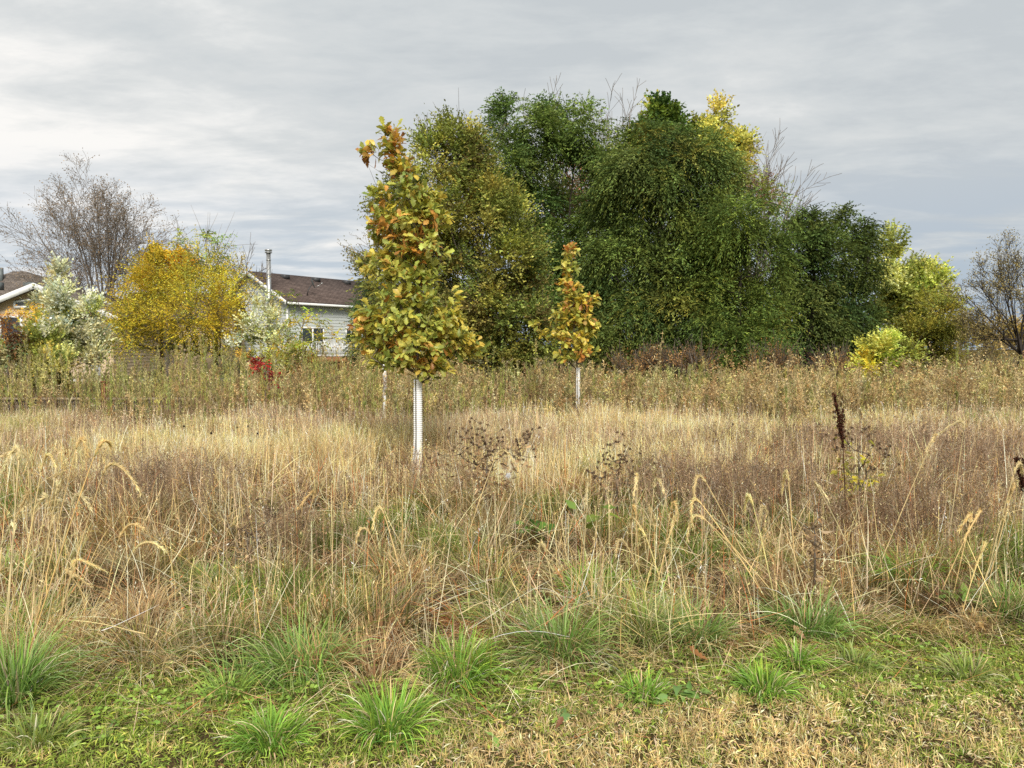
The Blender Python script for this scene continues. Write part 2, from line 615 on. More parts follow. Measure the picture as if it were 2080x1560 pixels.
def grow(g, p, d, L, r, lev, out, spread=.5, upw=.25, rmin=.004, kids=(3, 5), shrink=.5, wob=.12):
    """a limb that keeps its course, with side shoots all along it"""
    m = 8
    P = [p]
    dd = d.copy()
    for i in range(m - 1):
        dd = nrm(dd + R.normal(0, wob, 3) * .6 + np.array([0, 0, upw * .09]))
        P.append(P[-1] + dd * L / (m - 1))
    P = np.array(P)
    rr = np.maximum(np.linspace(r, r * .3, m), rmin)
    g.tube(P, rr, 6 if r > .05 else (4 if r > .018 else 3), cap=False)
    if lev <= 0:
        out.append((P[-1], dd))
        out.append((P[4], dd))
        return
    k = R.integers(kids[0], kids[1] + 1) + 2
    sgn = R.uniform(0, 6.28)
    for i in range(k):
        t = .22 + .74 * (i + R.random()) / k
        f = t * (m - 1)
        j = min(int(f), m - 2)
        q = P[j] + (P[j + 1] - P[j]) * (f - j)
        tang = nrm(P[j + 1] - P[j])
        e1 = nrm(np.cross(tang, np.array([.3, .2, 1])))
        e2 = np.cross(tang, e1)
        sgn += 2.4 + R.normal(0, .4)
        perp = e1 * math.cos(sgn) + e2 * math.sin(sgn)
        nd = nrm(tang + perp * spread * R.uniform(.8, 1.5) + np.array([0, 0, upw * .3]))
        grow(g, q, nd, L * shrink * (1.15 - .55 * t) * R.uniform(.75, 1.3), max(rr[j] * .55, rmin), lev - 1, out, spread, upw, rmin, kids, min(shrink * 1.05, .62), wob)


def bare_tree(name, label, D, base_px, limbs, lev, r0, bark, split_y, leaf_cols=None, nleaf=3, leaf=(.07, .05), cat='tree',
              spread=.55, upw=.25, kids=(3, 5), rmin=.006, shrink=.5, group=None, wob=.09, reach=.86, limb_r=.42):
    """limbs: directions given by where each main limb would end in the view, with a depth offset"""
    bx = W(base_px, 709, D)
    base = np.array([bx[0], D, float(ground_h(bx[0], D))])
    root = empty(name, base, label, cat, group)
    g = Geo()
    sp = W(base_px, split_y, D)
    tp = np.linspace(base + np.array([0, 0, -.15]), sp, 8)
    tp[1:-1] += R.normal(0, .05, (6, 3))
    g.tube(tp, np.linspace(r0 * 1.15, r0 * .7, 8), 8)
    out = []
    for (ex, ey, dz) in limbs:
        e = W(ex, ey, D + dz * 1.6)
        st = tp[R.integers(4, 8)]
        L = np.linalg.norm(e - st)
        grow(g, st, nrm(e - st), L * reach, r0 * limb_r, lev - 1, out, spread, upw, rmin, kids, shrink, wob)
    g.build('trunk', M[bark], root, off=base, smooth=True)
    if leaf_cols is not None and out:
        P = np.array([o[0] for o in out])
        dv = np.array([o[1] for o in out])
        P = np.repeat(P, nleaf, 0) + R.normal(0, .1, (len(P) * nleaf, 3))
        ax = nrm(np.repeat(dv, nleaf, 0) + R.normal(0, .7, P.shape))
        c = jit(pal(leaf_cols, [1] * len(leaf_cols), len(P)), .2)
        V, f, c = kites(P, ax, rdir(len(P)), leaf[0] * R.uniform(.6, 1.3, len(P)), leaf[1], c)
        link('crown', np_mesh('crown', V - base, [f], M['leaf'], c), root)
    return root


# ------------------------------------------------------------------ camera, sky, sun
cam = bpy.data.cameras.new('camera')
cam.sensor_width = 36
cam.lens = 36 * F / 2080
cam.clip_end = 3000
co = bpy.data.objects.new('camera', cam)
COL.objects.link(co)
co.location = (0, 0, CAM_H)
co.rotation_euler = (math.pi / 2 - PITCH, 0, 0)
SC.camera = co

SUN_AZ, SUN_EL = math.radians(172), math.radians(40)
sun = bpy.data.lights.new('sun', 'SUN')
sun.energy = 4.4
sun.angle = math.radians(24)
sun.color = (1, .95, .87)
so = bpy.data.objects.new('sun', sun)
COL.objects.link(so)
so.rotation_euler = (math.pi / 2 - SUN_EL, 0, math.pi - SUN_AZ)
so.location = (-20, -20, 30)

wd = bpy.data.worlds.new('World')
SC.world = wd
wd.use_nodes = True
nt = wd.node_tree
L = nt.links.new
bg = nt.nodes['Background']
bg.inputs['Strength'].default_value = .1
sky = N(nt, 'ShaderNodeTexSky', sky_type='NISHITA')
sky.sun_disc = False
sky.sun_elevation = SUN_EL
sky.sun_rotation = SUN_AZ
sky.air_density = 1.2
sky.dust_density = 1.5
tc = N(nt, 'ShaderNodeTexCoord')
sx = N(nt, 'ShaderNodeSeparateXYZ')
L(tc.outputs['Generated'], sx.inputs[0])


def mth(op, a, b=None, c=None, clamp=False):
    n = N(nt, 'ShaderNodeMath', operation=op)
    n.use_clamp = clamp
    for i, v in enumerate((a, b, c)):
        if v is None:
            continue
        if isinstance(v, (int, float)):
            n.inputs[i].default_value = v
        else:
            L(v, n.inputs[i])
    return n.outputs[0]


zc = mth('ADD', mth('MAXIMUM', sx.outputs[2], 0.0), .10)
cu = mth('DIVIDE', sx.outputs[0], zc)
cv = mth('DIVIDE', sx.outputs[1], zc)
cmb = N(nt, 'ShaderNodeCombineXYZ')
L(cu, cmb.inputs[0])
L(cv, cmb.inputs[1])


def cloud(scale, sxy, rot, detail, rough, off, dist=.0):
    mp = N(nt, 'ShaderNodeMapping')
    mp.inputs['Scale'].default_value = (sxy[0], sxy[1], 1)
    mp.inputs['Rotation'].default_value = (0, 0, math.radians(rot))
    mp.inputs['Location'].default_value = off
    L(cmb.outputs[0], mp.inputs[0])
    no = N(nt, 'ShaderNodeTexNoise', inp={'Scale': scale, 'Detail': detail, 'Roughness': rough, 'Distortion': dist})
    L(mp.outputs[0], no.inputs['Vector'])
    return no.outputs['Fac']


big = cloud(.5, (.75, 1.15), 40, 4.0, .5, (3.1, 1.7, 0), .3)
mid = cloud(1.5, (.7, 1.25), 30, 6.0, .58, (7.4, 2.2, 0), .5)
fine = cloud(5.0, (.75, 1.2), 28, 7.0, .62, (1.4, 9.2, 0), .2)
den = mth('ADD', mth('MULTIPLY', big, .42), mth('ADD', mth('MULTIPLY', mid, .36), mth('MULTIPLY', fine, .24)))
# brighter towards the left, where the sun stands behind thin cloud
left = mth('MULTIPLY', sx.outputs[0], -.17)
den2 = mth('ADD', den, left)
cr = N(nt, 'ShaderNodeValToRGB')
e = cr.color_ramp.elements
e[0].position, e[0].color = .40, (.57, .61, .635, 1)
e[1].position, e[1].color = .65, (.97, .955, .925, 1)
for ps, c in ((.46, (.635, .67, .685, 1)), (.52, (.70, .725, .73, 1)), (.58, (.82, .83, .82, 1))):
    x = cr.color_ramp.elements.new(ps)
    x.color = c
L(den2, cr.inputs[0])
scl = N(nt, 'ShaderNodeMix', data_type='RGBA', blend_type='MULTIPLY')
scl.inputs[0].default_value = 1
L(cr.outputs[0], scl.inputs[6])
scl.inputs[7].default_value = (10, 10, 10, 1)
# bluish clear air low over the horizon, seen between the streaks
lowf = mth('SUBTRACT', 1.0, mth('DIVIDE', sx.outputs[2], .24), clamp=True)
hole = mth('MULTIPLY', mth('POWER', lowf, 1.1), mth('MULTIPLY_ADD', mth('SUBTRACT', .62, mid), 5.0, .25, clamp=True), clamp=True)
hole = mth('MULTIPLY', hole, .9)
blue = N(nt, 'ShaderNodeMix', data_type='RGBA', blend_type='MIX')
blue.inputs[0].default_value = .75
L(sky.outputs[0], blue.inputs[6])
blue.inputs[7].default_value = (3.5, 4.7, 6.5, 1)
mx = N(nt, 'ShaderNodeMix', data_type='RGBA', blend_type='MIX')
L(hole, mx.inputs[0])
L(scl.outputs[2], mx.inputs[6])
L(blue.outputs[2], mx.inputs[7])
L(mx.outputs[2], bg.inputs['Color'])

SC.view_settings.view_transform = 'Standard'
SC.view_settings.look = 'None'
SC.view_settings.exposure = 0
SC.cycles.max_bounces = 6
SC.cycles.diffuse_bounces = 3
SC.cycles.transmission_bounces = 3
SC.cycles.use_denoising = False
SC.cycles.use_adaptive_sampling = False
SC.render.use_persistent_data = False

# ------------------------------------------------------------------ ground
t = np.linspace(-1, 1, 161)
xs = np.sinh(t * 6.2) / np.sinh(6.2) * 1500
tx, ty = np.meshgrid(xs, xs, indexing='ij')
V = np.stack([tx, ty + 8, ground_h(tx, ty + 8)], -1).reshape(-1, 3)
n = 161
i, j = np.meshgrid(np.arange(n - 1), np.arange(n - 1), indexing='ij')
f = np.stack([i * n + j, (i + 1) * n + j, (i + 1) * n + j + 1, i * n + j + 1], -1).reshape(-1, 4)
tag(link('ground', np_mesh('ground', V, [f], M['ground'], None, True)), kind='structure')
g = Geo()
g.quad([(-60, 25, .09), (-5.5, 25, .09), (-5.5, 75, .09), (-60, 75, .09)])
tag(g.build('yard_lawn', M['yard']), kind='structure')
g = Geo()
g.box((-30, 35.6, .0), (-13.2, 35.75, .2))
tag(g.build('kerb', M['concrete']), kind='structure')
g = Geo()
g.quad([(-30, 35.75, .12), (-13.2, 35.75, .12), (-13.2, 39, .12), (-30, 39, .12)])
tag(g.build('driveway', M['asphalt']), kind='structure')


# ------------------------------------------------------------------ meadow
# plant reflectances; shadow at the blade feet is painted in further down
STRAW = (.88, .70, .36)
GOLD = (.90, .65, .27)
PALE = (.95, .86, .58)
PINK = (.78, .56, .36)
BROWN = (.32, .20, .105)
DKBR = (.13, .08, .045)
REDB = (.54, .20, .08)
OLIVE = (.36, .34, .085)
GREEN = (.19, .31, .05)
BRIGHT = (.26, .42, .07)
DKGR = (.10, .18, .04)

EDGE_PX = [(-400, 1420), (0, 1425), (180, 1395), (330, 1385), (480, 1410), (600, 1415), (720, 1390), (860, 1395), (1000, 1385), (1150, 1370), (1300, 1340),
           (1450, 1315), (1600, 1300), (1700, 1290), (1850, 1275), (2080, 1250), (2600, 1235)]
EDGE = np.array([G(p[0], p[1] + 30)[:2] for p in EDGE_PX])


def edge_d(x):
    """where the mown lawn gives way to the meadow"""
    return np.interp(x, EDGE[:, 0], EDGE[:, 1])


def scatter(n, d0, d1, pw=1.0, margin=.9):
    """points ahead of the camera between two distances, denser close by for pw < 1"""
    u = R.random(n)
    a = 1 + pw
    d = (d0 ** a + u * (d1 ** a - d0 ** a)) ** (1 / a)
    x = R.uniform(-1, 1, n) * (.70 * d + margin)
    return x, d


def base_z(x, y):
    return np.stack([x, y, ground_h(x, y)], -1)


def mixc(a, b, t):
    return np.asarray(a) * (1 - t)[:, None] + np.asarray(b) * t[:, None]


OAK_XY = np.array([G(850, 962)[0], 9.9])


def near_oak(x, y, r=.75):
    return np.hypot((x - OAK_XY[0]), (y - OAK_XY[1] + .15)) < r


# --- litter lying flat
def make_litter():
    x, y = scatter(75000, 3.0, 15, .35)
    ok = y > edge_d(x) - .25 - .5 * R.random(len(x)) ** 2
    x, y = x[ok], y[ok]
    n = len(x)
    c = jit(pal([BROWN, PINK, STRAW, DKBR, REDB, OLIVE], [5, 3.2, 3.0, 2.5, .8, 1], n) * .8, .35)
    V, f, c, _ = blades(base_z(x, y) + np.array([0, 0, .01]), R.uniform(0, 6.28, n), R.uniform(1.0, 1.5, n), R.uniform(-.1, .5, n),
                        R.uniform(.1, .32, n), .0035 * np.maximum(1, y / 5), c, c * 1.1, 3)
    tag(link('plant_litter', np_mesh('plant_litter', V, [f], M['litter'], c)), 'dead brown stalks and blades lying flat under the meadow grass', 'litter', kind='stuff')


make_litter()


# --- tussocky grass, near part
def tussocks(cx, cy, per, hgt, colfun, wid=.0038, spread=.07, lean=(.05, .75), curve=(.3, 1.5), nseg=4):
    n = len(cx) * per
    ci = np.repeat(np.arange(len(cx)), per)
    a = R.uniform(0, 6.28, n)
    rr = spread * np.sqrt(R.random(n)) * np.repeat(R.uniform(.6, 1.5, len(cx)), per)
    x, y = cx[ci] + np.cos(a) * rr, cy[ci] + np.sin(a) * rr
    az = a + R.normal(0, .5, n)
    ln = R.uniform(*lean, n) * (.35 + rr / spread * .65)
    cv = R.uniform(*curve, n)
    # wind and rain have laid some patches over, all the same way
    fl = np.clip((vnoise(x, y, .9, 77) - .60) * 4, 0, 1)
    ln = ln + .75 * fl * R.uniform(.5, 1.2, n)
    az = np.where(fl > .25, 2.6 + 2.2 * vnoise(x, y, 2.5, 78) + R.normal(0, .6, n), az)
    Ln = hgt[ci] * R.uniform(.5, 1.15, n)
    c0, c1 = colfun(ci, n)
    w = wid * np.maximum(1, y / 6.0) * R.uniform(.55, 1.2, n) * np.where(R.random(n) < .12, 1.7, 1)
    return blades(base_z(x, y), az, ln, cv, Ln, w, c0, c1, nseg)


def patch_cols(x, y, n):
    """what grows where: one colour for the tips and one for the feet of each tussock"""
    g1 = vnoise(x, y, .9, 21)
    g2 = vnoise(x, y, .55, 22)
    tips = pal([STRAW, PALE, PINK, GOLD, REDB, OLIVE, BROWN], [2.4, .8, 2.8, 1.0, 1.6, 1.0, 3.0], n)
    feet = pal([OLIVE, GREEN, BROWN, PINK, STRAW], [3, 2.6, 1.5, 1.5, 1], n)
    green = (g1 > .64) & (R.random(n) < .85)
    tips[green] = pal([GREEN, OLIVE, BRIGHT, STRAW], [2.6, 1.4, 1.4, .8], int(green.sum()))
    feet[green] = pal([GREEN, DKGR], [2, 1], int(green.sum()))
    brown = (g2 > .68) & ~green & (R.random(n) < .7)
    tips[brown] = pal([BROWN, PINK, DKBR, REDB], [2.5, 2.5, .7, .8], int(brown.sum()))
    feet[brown] = pal([BROWN, DKBR], [1, 1], int(brown.sum()))
    return feet, tips


def make_near():
    x, y = scatter(1750, 3.7, 9.6, .55)
    ok = (y > edge_d(x) + .05) & ~near_oak(x, y, .6)
    # a worn bare spot in the middle
    bare = G(1120, 1150)
    ok &= ~((np.abs(x - bare[0]) < .36) & (np.abs(y - bare[1]) < .6))
    x, y = x[ok], y[ok]
    keep = vnoise(x, y, .42, 33) > .33
    x, y = x[keep], y[keep]
    feet, tips = patch_cols(x, y, len(x))
    h = (.20 + .26 * vnoise(x, y, .6, 31)) * R.uniform(.75, 1.25, len(x))
    h *= np.clip(.75 + (y - edge_d(x)) * .4, .7, 1)
    per = 66
    h *= .65 + .7 * vnoise(x, y, 1.0, 35)
    shade = np.exp(R.normal(0, .28, len(x))) * (.72 + .56 * vnoise(x, y, .5, 36))
    feet, tips = feet * shade[:, None], np.minimum(tips * shade[:, None], .9) * (.80, .77, .70)

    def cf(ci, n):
        return jit(feet[ci] * .42, .25), jit(tips[ci] * 1.1, .36, .1)  # feet darkened: shadow in the gaps is painted into the blade colour
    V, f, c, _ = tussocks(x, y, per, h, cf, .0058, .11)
    tag(link('meadow_grass', np_mesh('meadow_grass', V, [f], M['grass'], c)), 'tangled tan and green grass tussocks filling the near meadow', 'grass', kind='stuff')


make_near()


def make_edge():
    n = 120
    x = R.uniform(-3.4, 3.6, n)
    y = edge_d(x) + .02 + 1.9 * R.random(n) ** 1.5
    k = R.choice(6, n, p=[.12, .16, .12, .22, .22, .16])
    pals = np.array([[(.28, .48, .08), (.36, .54, .11)], [(.26, .36, .08), (.40, .42, .13)], [(.20, .36, .08), (.34, .46, .14)], [(.36, .35, .11), STRAW], [(.44, .30, .15), (.80, .58, .30)], [(.34, .16, .08), (.62, .36, .18)]])
    h = R.uniform(.16, .34, n) * np.clip(.7 + (y - edge_d(x)) * .4, .6, 1.1)

    def cf(ci, m):
        t = R.random(m)[:, None]
        c = pals[k[ci], 0] * (1 - t * .5) + pals[k[ci], 1] * t * .5
        d = pals[k[ci], 1].copy()
        dry = R.random(m) < .14
        d[dry] = STRAW
        return jit(c * .5, .2), jit(d * 1.1, .25, .1)  # dark blade bases stand in for shadow inside each tussock
    V, f, c, _ = tussocks(x, y, 130, h, cf, .0085, .13, (.05, 1.0), (.3, 1.7), 5)
    tag(link('edge_grass', np_mesh('edge_grass', V, [f], M['grass'], c)), 'rough green and straw grass where the meadow meets the mown strip', 'grass', kind='stuff')


make_edge()


def stems_with_seed(x, y, h, c, lean=.18, wid=.0026, nf=8, fl=.018, fw=.006, fc=None, top=.45, az=None, curve=.3):
    n = len(x)
    az = R.uniform(0, 6.28, n) if az is None else az
    V, f, cc, P = blades(base_z(x, y), az, np.abs(R.normal(0, lean, n)), R.normal(.05, curve, n), h, wid * np.maximum(1, y / 5), c * .85, c, 5, taper=.35)
    g = Geo()
    g.add(V, [f], cc)
    if nf:
        t = 1 - top * R.random((n, nf))
        k = np.minimum((t * 5).astype(int), 4)
        fr = t * 5 - k
        ii = np.arange(n)[:, None]
        p = P[ii, k] * (1 - fr[..., None]) + P[ii, k + 1] * fr[..., None]
        p = p.reshape(-1, 3)
        q = rdir(len(p)) * np.array([1, 1, .4]) + np.array([0, 0, .7])
        s = np.repeat(np.maximum(1, y / 7), nf)
        cf = np.repeat(c if fc is None else fc, nf, 0)
        V2, f2, c2 = kites(p, q, rdir(len(p)), fl * s * R.uniform(.6, 1.5, len(p)), fw * s, jit(cf, .25))
        g.add(V2, [f2], c2)
    return g


def make_stems():
    # thin flowering stems that stand over the tussocks
    x, y = scatter(6500, 3.8, 9.5, .5)
    ok = (y > edge_d(x) + .15) & ~near_oak(x, y, .5)
    ok &= R.random(len(x)) < (.25 + .9 * vnoise(x, y, .7, 41))
    x, y = x[ok], y[ok]
    n = len(x)
    c = jit(pal([STRAW, PALE, GOLD, REDB, PINK, BROWN], [4, 2.5, 2, 1.1, 2, 1], n), .18)
    h = R.uniform(.28, .66, n) * np.where(R.random(n) < .10, 1.35, 1) * np.clip(.6 + (y - edge_d(x)) * .4, .6, 1)
    g = stems_with_seed(x, y, h, c * 1.05, .34, .0046, 3, .018, .006, curve=.45)
    # long bent strands that cross over everything
    x, y = scatter(5200, 3.7, 9.5, .5)
    ok = (y > edge_d(x) + .02) & ~near_oak(x, y, .5) & (vnoise(x, y, .5, 43) > .22)
    x, y = x[ok], y[ok]
    n = len(x)
    c = jit(pal([STRAW, PALE, GOLD, REDB, PINK, BROWN], [4, 3, 1.6, 1, 2.4, 1.2], n), .22)
    V, f, cc, _ = blades(base_z(x, y) + np.stack([0 * x, 0 * x, R.uniform(0, .16, n)], -1), R.uniform(0, 6.28, n), R.uniform(.5, 1.35, n), R.normal(.2, .5, n), R.uniform(.2, .62, n),
                         (.0036 + .0036 * R.random(n) ** 2) * np.maximum(1, y / 5.5), c * .9, c * 1.1, 6, taper=.4)
    g.add(V, [f], cc)
    tag(g.build('grass_stems', M['grass']), 'thin straw coloured grass stems standing above the tussocks', 'grass', kind='stuff')


make_stems()


def rag(x):
    """how far the golden sward reaches before the tall weeds take over"""
    x = np.asarray(x)
    return 12.0 + 4.2 * vnoise(x, x * 0, 1.1, 65) + 1.2 * vnoise(x, x * 0 + 3, .35, 66)


def make_mid():
    # the even golden sward between the oak and the tall weeds
    x, y = scatter(4800, 8.4, 16.5, .7)
    ok = ~near_oak(x, y, .7) & (y < rag(x))
    x, y = x[ok], y[ok]
    n = len(x)
    gold = vnoise(x, y, 2.2, 51)
    tips = np.where((gold > .52)[:, None], pal([GOLD, STRAW, PALE, PINK], [3.2, 3, .7, 2.2], n), pal([PINK, STRAW, BROWN, GOLD, (.50, .34, .22)], [3.6, 2, 1.6, 1.4, 2], n))
    feet = pal([STRAW, PINK, BROWN, OLIVE], [2, 2, 2, 1], n)
    h = .30 + .32 * vnoise(x, y, 1.0, 52)
    shade = np.exp(R.normal(0, .22, n)) * (.70 + .60 * vnoise(x, y, .8, 53))
    tips = np.minimum(tips * shade[:, None], .9)
    gp = vnoise(x, y, 1.1, 54) > .74
    tips[gp] = pal([OLIVE, STRAW, GREEN], [2, 2, 1], int(gp.sum()))
    h *= np.clip((y - 7.6) * .35 + .3, .5, 1)

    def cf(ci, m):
        return jit(feet[ci] * .5, .22), jit(tips[ci] * 1.12, .34, .09)  # feet colour cut down to paint shadow low in the sward
    V, f, c, _ = tussocks(x, y, 42, h, cf, .0062, .13, (.03, .6), (.1, 1.0), 3)
    g = Geo()
    g.add(V, [f], c)
    tag(g.build('golden_grass', M['grass']), 'golden and pinkish dry grass sward around the two young oaks', 'grass', kind='stuff')
    x, y = scatter(8000, 8.3, 16.5, .8)
    ok = ~near_oak(x, y, .55) & (y < rag(x) + R.normal(0, .3, len(x)))
    x, y = x[ok], y[ok]
    n = len(x)
    gold = vnoise(x, y, 2.2, 51)
    c = np.where((gold > .52)[:, None], pal([GOLD, STRAW, PALE], [3, 3, .8], n), pal([PINK, STRAW, BROWN, (.36, .26, .2)], [3, 2, 1.4, 2], n))
    h = (.45 + .22 * R.random(n)) * np.clip((y - 7.6) * .35 + .4, .6, 1)
    g = stems_with_seed(x, y, h, jit(c * 1.08, .25), .2, .0034, 6, .016, .005, top=.5)
    tag(g.build('seeding_grass', M['grass']), 'fine seed heads hovering over the golden dry grass', 'grass', kind='stuff')


make_mid()


def bushy_weeds(x, y, h, c, nbr=9, nf=7, fl=.02, fw=.008, fc=None, wid=.004):
    """dead branching weeds: a stem, thin side branches and seed flakes"""
    n = len(x)
    g = Geo()
    az = R.uniform(0, 6.28, n)
    V, f, cc, P = blades(base_z(x, y), az, np.abs(R.normal(0, .12, n)), R.normal(0, .25, n), h, wid * np.maximum(1, y / 6), c * .8, c, 5, taper=.3)
    g.add(V, [f], cc)
    t = R.uniform(.35, 1, (n, nbr))
    k = np.minimum((t * 5).astype(int), 4)
    fr = (t * 5 - k)[..., None]
    ii = np.arange(n)[:, None]
    p = (P[ii, k] * (1 - fr) + P[ii, k + 1] * fr).reshape(-1, 3)
    bl = np.repeat(h, nbr) * R.uniform(.12, .34, n * nbr)
    cb = np.repeat(c, nbr, 0)
    m = len(p)
    V, f, cc, P2 = blades(p, R.uniform(0, 6.28, m), R.uniform(.4, 1.0, m), R.uniform(-.6, .1, m), bl, np.repeat(wid * .7 * np.maximum(1, y / 6), nbr), cb, jit(cb, .15), 3, taper=.3)
    g.add(V, [f], cc)
    t = R.random((m, nf)) * .75 + .25
    k = np.minimum((t * 3).astype(int), 2)
    fr = (t * 3 - k)[..., None]
    ii = np.arange(m)[:, None]
    p = (P2[ii, k] * (1 - fr) + P2[ii, k + 1] * fr).reshape(-1, 3)
    q = rdir(len(p)) + np.array([0, 0, .4])
    s = np.repeat(np.maximum(1, y / 7), nbr * nf)
    cf = np.repeat(c if fc is None else fc, nbr * nf, 0)
    V, f, cc = kites(p + R.normal(0, .008, p.shape), q, rdir(len(p)), fl * s * R.uniform(.6, 1.4, len(p)), fw * s, jit(cf, .3))
    g.add(V, [f], cc)
    return g


def make_brown_weeds():
    # purple-brown dead weeds, dense to the right of the middle, a patch on the left
    X, Y = [], []
    for (px, py, rx, ry, n) in ((1500, 1010, 190, 60, 300), (1330, 990, 90, 35, 70), (330, 1000, 200, 45, 190), (1850, 1080, 200, 50, 160), (880, 985, 120, 18, 60), (1700, 900, 330, 40, 330), (600, 1110, 160, 50, 60), (1980, 950, 140, 60, 160)):
        for _ in range(int(n * 1.25)):
            a, b = R.normal(0, .5, 2)
            p = G(px + a * rx, min(max(py + 45 + b * ry, 870), 1230))
            X.append(p[0])
            Y.append(p[1])
    x, y = np.array(X), np.array(Y)
    ok = ~near_oak(x, y, .3)
    x, y = x[ok], y[ok]
    n = len(x)
    c = jit(pal([(.27, .18, .11), (.36, .25, .16), (.17, .11, .07), (.46, .34, .22)], [3, 3, 1.5, 2], n), .15)
    g = bushy_weeds(x, y, R.uniform(.34, .6, n), c, 11, 6, .015, .006)
    tag(g.build('dead_weeds', M['grass']), 'purple brown dead weeds with fine branching tops', 'weeds', kind='stuff')


make_brown_weeds()


def make_goldenrod():
    # tall olive goldenrod behind the golden sward
    x, y = scatter(3300, 12.3, 24, .9)
    ltr = np.interp(x / y, [-.75, -.5, -.3, -.1, 0, .1, .3, .7], [.7, .55, .6, .85, .75, .55, .5, .5])
    ok = (R.random(len(x)) < ltr * (.25 + 1.1 * vnoise(x, y, 1.0, 61))) & (y > rag(x) + R.normal(0, .35, len(x)))
    x, y = x[ok], y[ok]
    n = len(x)
    green = pal([(.46, .45, .14), (.36, .40, .11), (.54, .48, .19), (.42, .34, .16)], [3, 2, 2, 1], n)
    green = jit(green, .14)
    h = np.interp(x / y, [-.7, -.45, -.3, -.1, .1, .7], [1.6, 1.62, 1.4, 1.25, 1.1, 1.02]) * (.42 + .82 * vnoise(x, y, .8, 63)) * R.uniform(.72, 1.15, n) * np.where(R.random(n) < .10, 1.3, 1)
    h *= np.clip(.5 + (y - rag(x)) * .14, .5, 1)
    g = Geo()
    V, f, cc, P = blades(base_z(x, y), R.uniform(0, 6.28, n), np.abs(R.normal(0, .05, n)), R.normal(0, .16, n), h, .008 * y / 18, green * .7, green, 5, taper=.35)
    g.add(V, [f], cc)
    nl = 64
    t = R.uniform(.12, 1, (n, nl))
    k = np.minimum((t * 5).astype(int), 4)
    fr = (t * 5 - k)[..., None]
    ii = np.arange(n)[:, None]
    p = (P[ii, k] * (1 - fr) + P[ii, k + 1] * fr).reshape(-1, 3)
    t = t.ravel()
    a = R.uniform(0, 6.28, len(p))
    q = np.stack([np.cos(a), np.sin(a), 2.3 + R.normal(0, .6, len(p))], -1)
    lw = np.repeat(y / 18, nl)
    L = (.10 - .05 * t) * R.uniform(.6, 1.3, len(p)) * lw
    c = jit(np.repeat(green, nl, 0), .2)
    low = (t < .4)
    c[low] = jit(pal([BROWN, DKBR, OLIVE], [2, 1, 1.5], int(low.sum())), .2)
    V, f, cc = kites(p, q, rdir(len(p)), L, .016 * lw, c)
    g.add(V, [f], cc)
    # feathery tops
    nt_ = 26
    t = R.uniform(.82, 1.0, (n, nt_))
    k = np.minimum((t * 5).astype(int), 4)
    fr = (t * 5 - k)[..., None]
    p = (P[ii, k] * (1 - fr) + P[ii, k + 1] * fr).reshape(-1, 3)
    a = R.uniform(0, 6.28, len(p))
    q = np.stack([np.cos(a), np.sin(a), 1.4 + R.normal(0, .4, len(p))], -1)
    ct = jit(np.repeat(.5 * green + .5 * pal([(.34, .28, .16), (.30, .22, .14), (.24, .24, .10)], [1, 1, 1.4], n), nt_, 0), .2)
    V, f, cc = kites(p, q, rdir(len(p)), .09 * R.uniform(.5, 1.3, len(p)), .014, ct)
    g.add(V, [f], cc)
    tag(g.build('goldenrod', M['grass']), 'tall olive green goldenrod stalks in a belt before the trees', 'weeds', kind='stuff')
    # brown dead weeds among and behind it
    x, y = scatter(2900, 12.3, 27, .95)
    pr = np.interp(x / y, [-.75, -.45, -.25, -.1, .05, .2, .7], [.15, .2, .6, .55, .75, 1, 1])
    ok = (R.random(len(x)) < pr) & (y > rag(x) - .3)
    x, y = x[ok], y[ok]
    n = len(x)
    c = jit(pal([(.48, .35, .17), (.62, .48, .25), (.32, .23, .11), (.42, .26, .12), (.54, .49, .20)], [3, 3, 1.3, 1.3, 1.6], n), .15)
    h = R.uniform(.75, 1.2, n) * (.4 + .85 * vnoise(x, y, .9, 64)) * np.where(R.random(n) < .08, 1.3, 1)
    g = bushy_weeds(x, y, h, c, 13, 6, .022, .009, wid=.0042)
    tag(g.build('tall_dead_weeds', M['grass']), 'tall brown dead weeds in front of the tree line', 'weeds', kind='stuff')
    # straw grass under the weeds and on to the trees
    x, y = scatter(2300, 12.3, 34, .8)
    ok = y > rag(x)
    x, y = x[ok], y[ok]
    n = len(x)
    tips = pal([STRAW, PINK, BROWN, OLIVE], [1.8, 2.2, 2, 1.8], n)

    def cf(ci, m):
        return jit(tips[ci] * .45, .2), jit(tips[ci], .25)  # tip colour darkened at the foot as painted shadow
    V, f, c, _ = tussocks(x, y, 22, R.uniform(.4, .8, n), cf, .004, .22, (.03, .5), (.1, .8), 3)
    tag(link('rank_grass', np_mesh('rank_grass', V, [f], M['grass'], c)), 'rank dull grass between the tall weeds and the trees', 'grass', kind='stuff')


make_goldenrod()


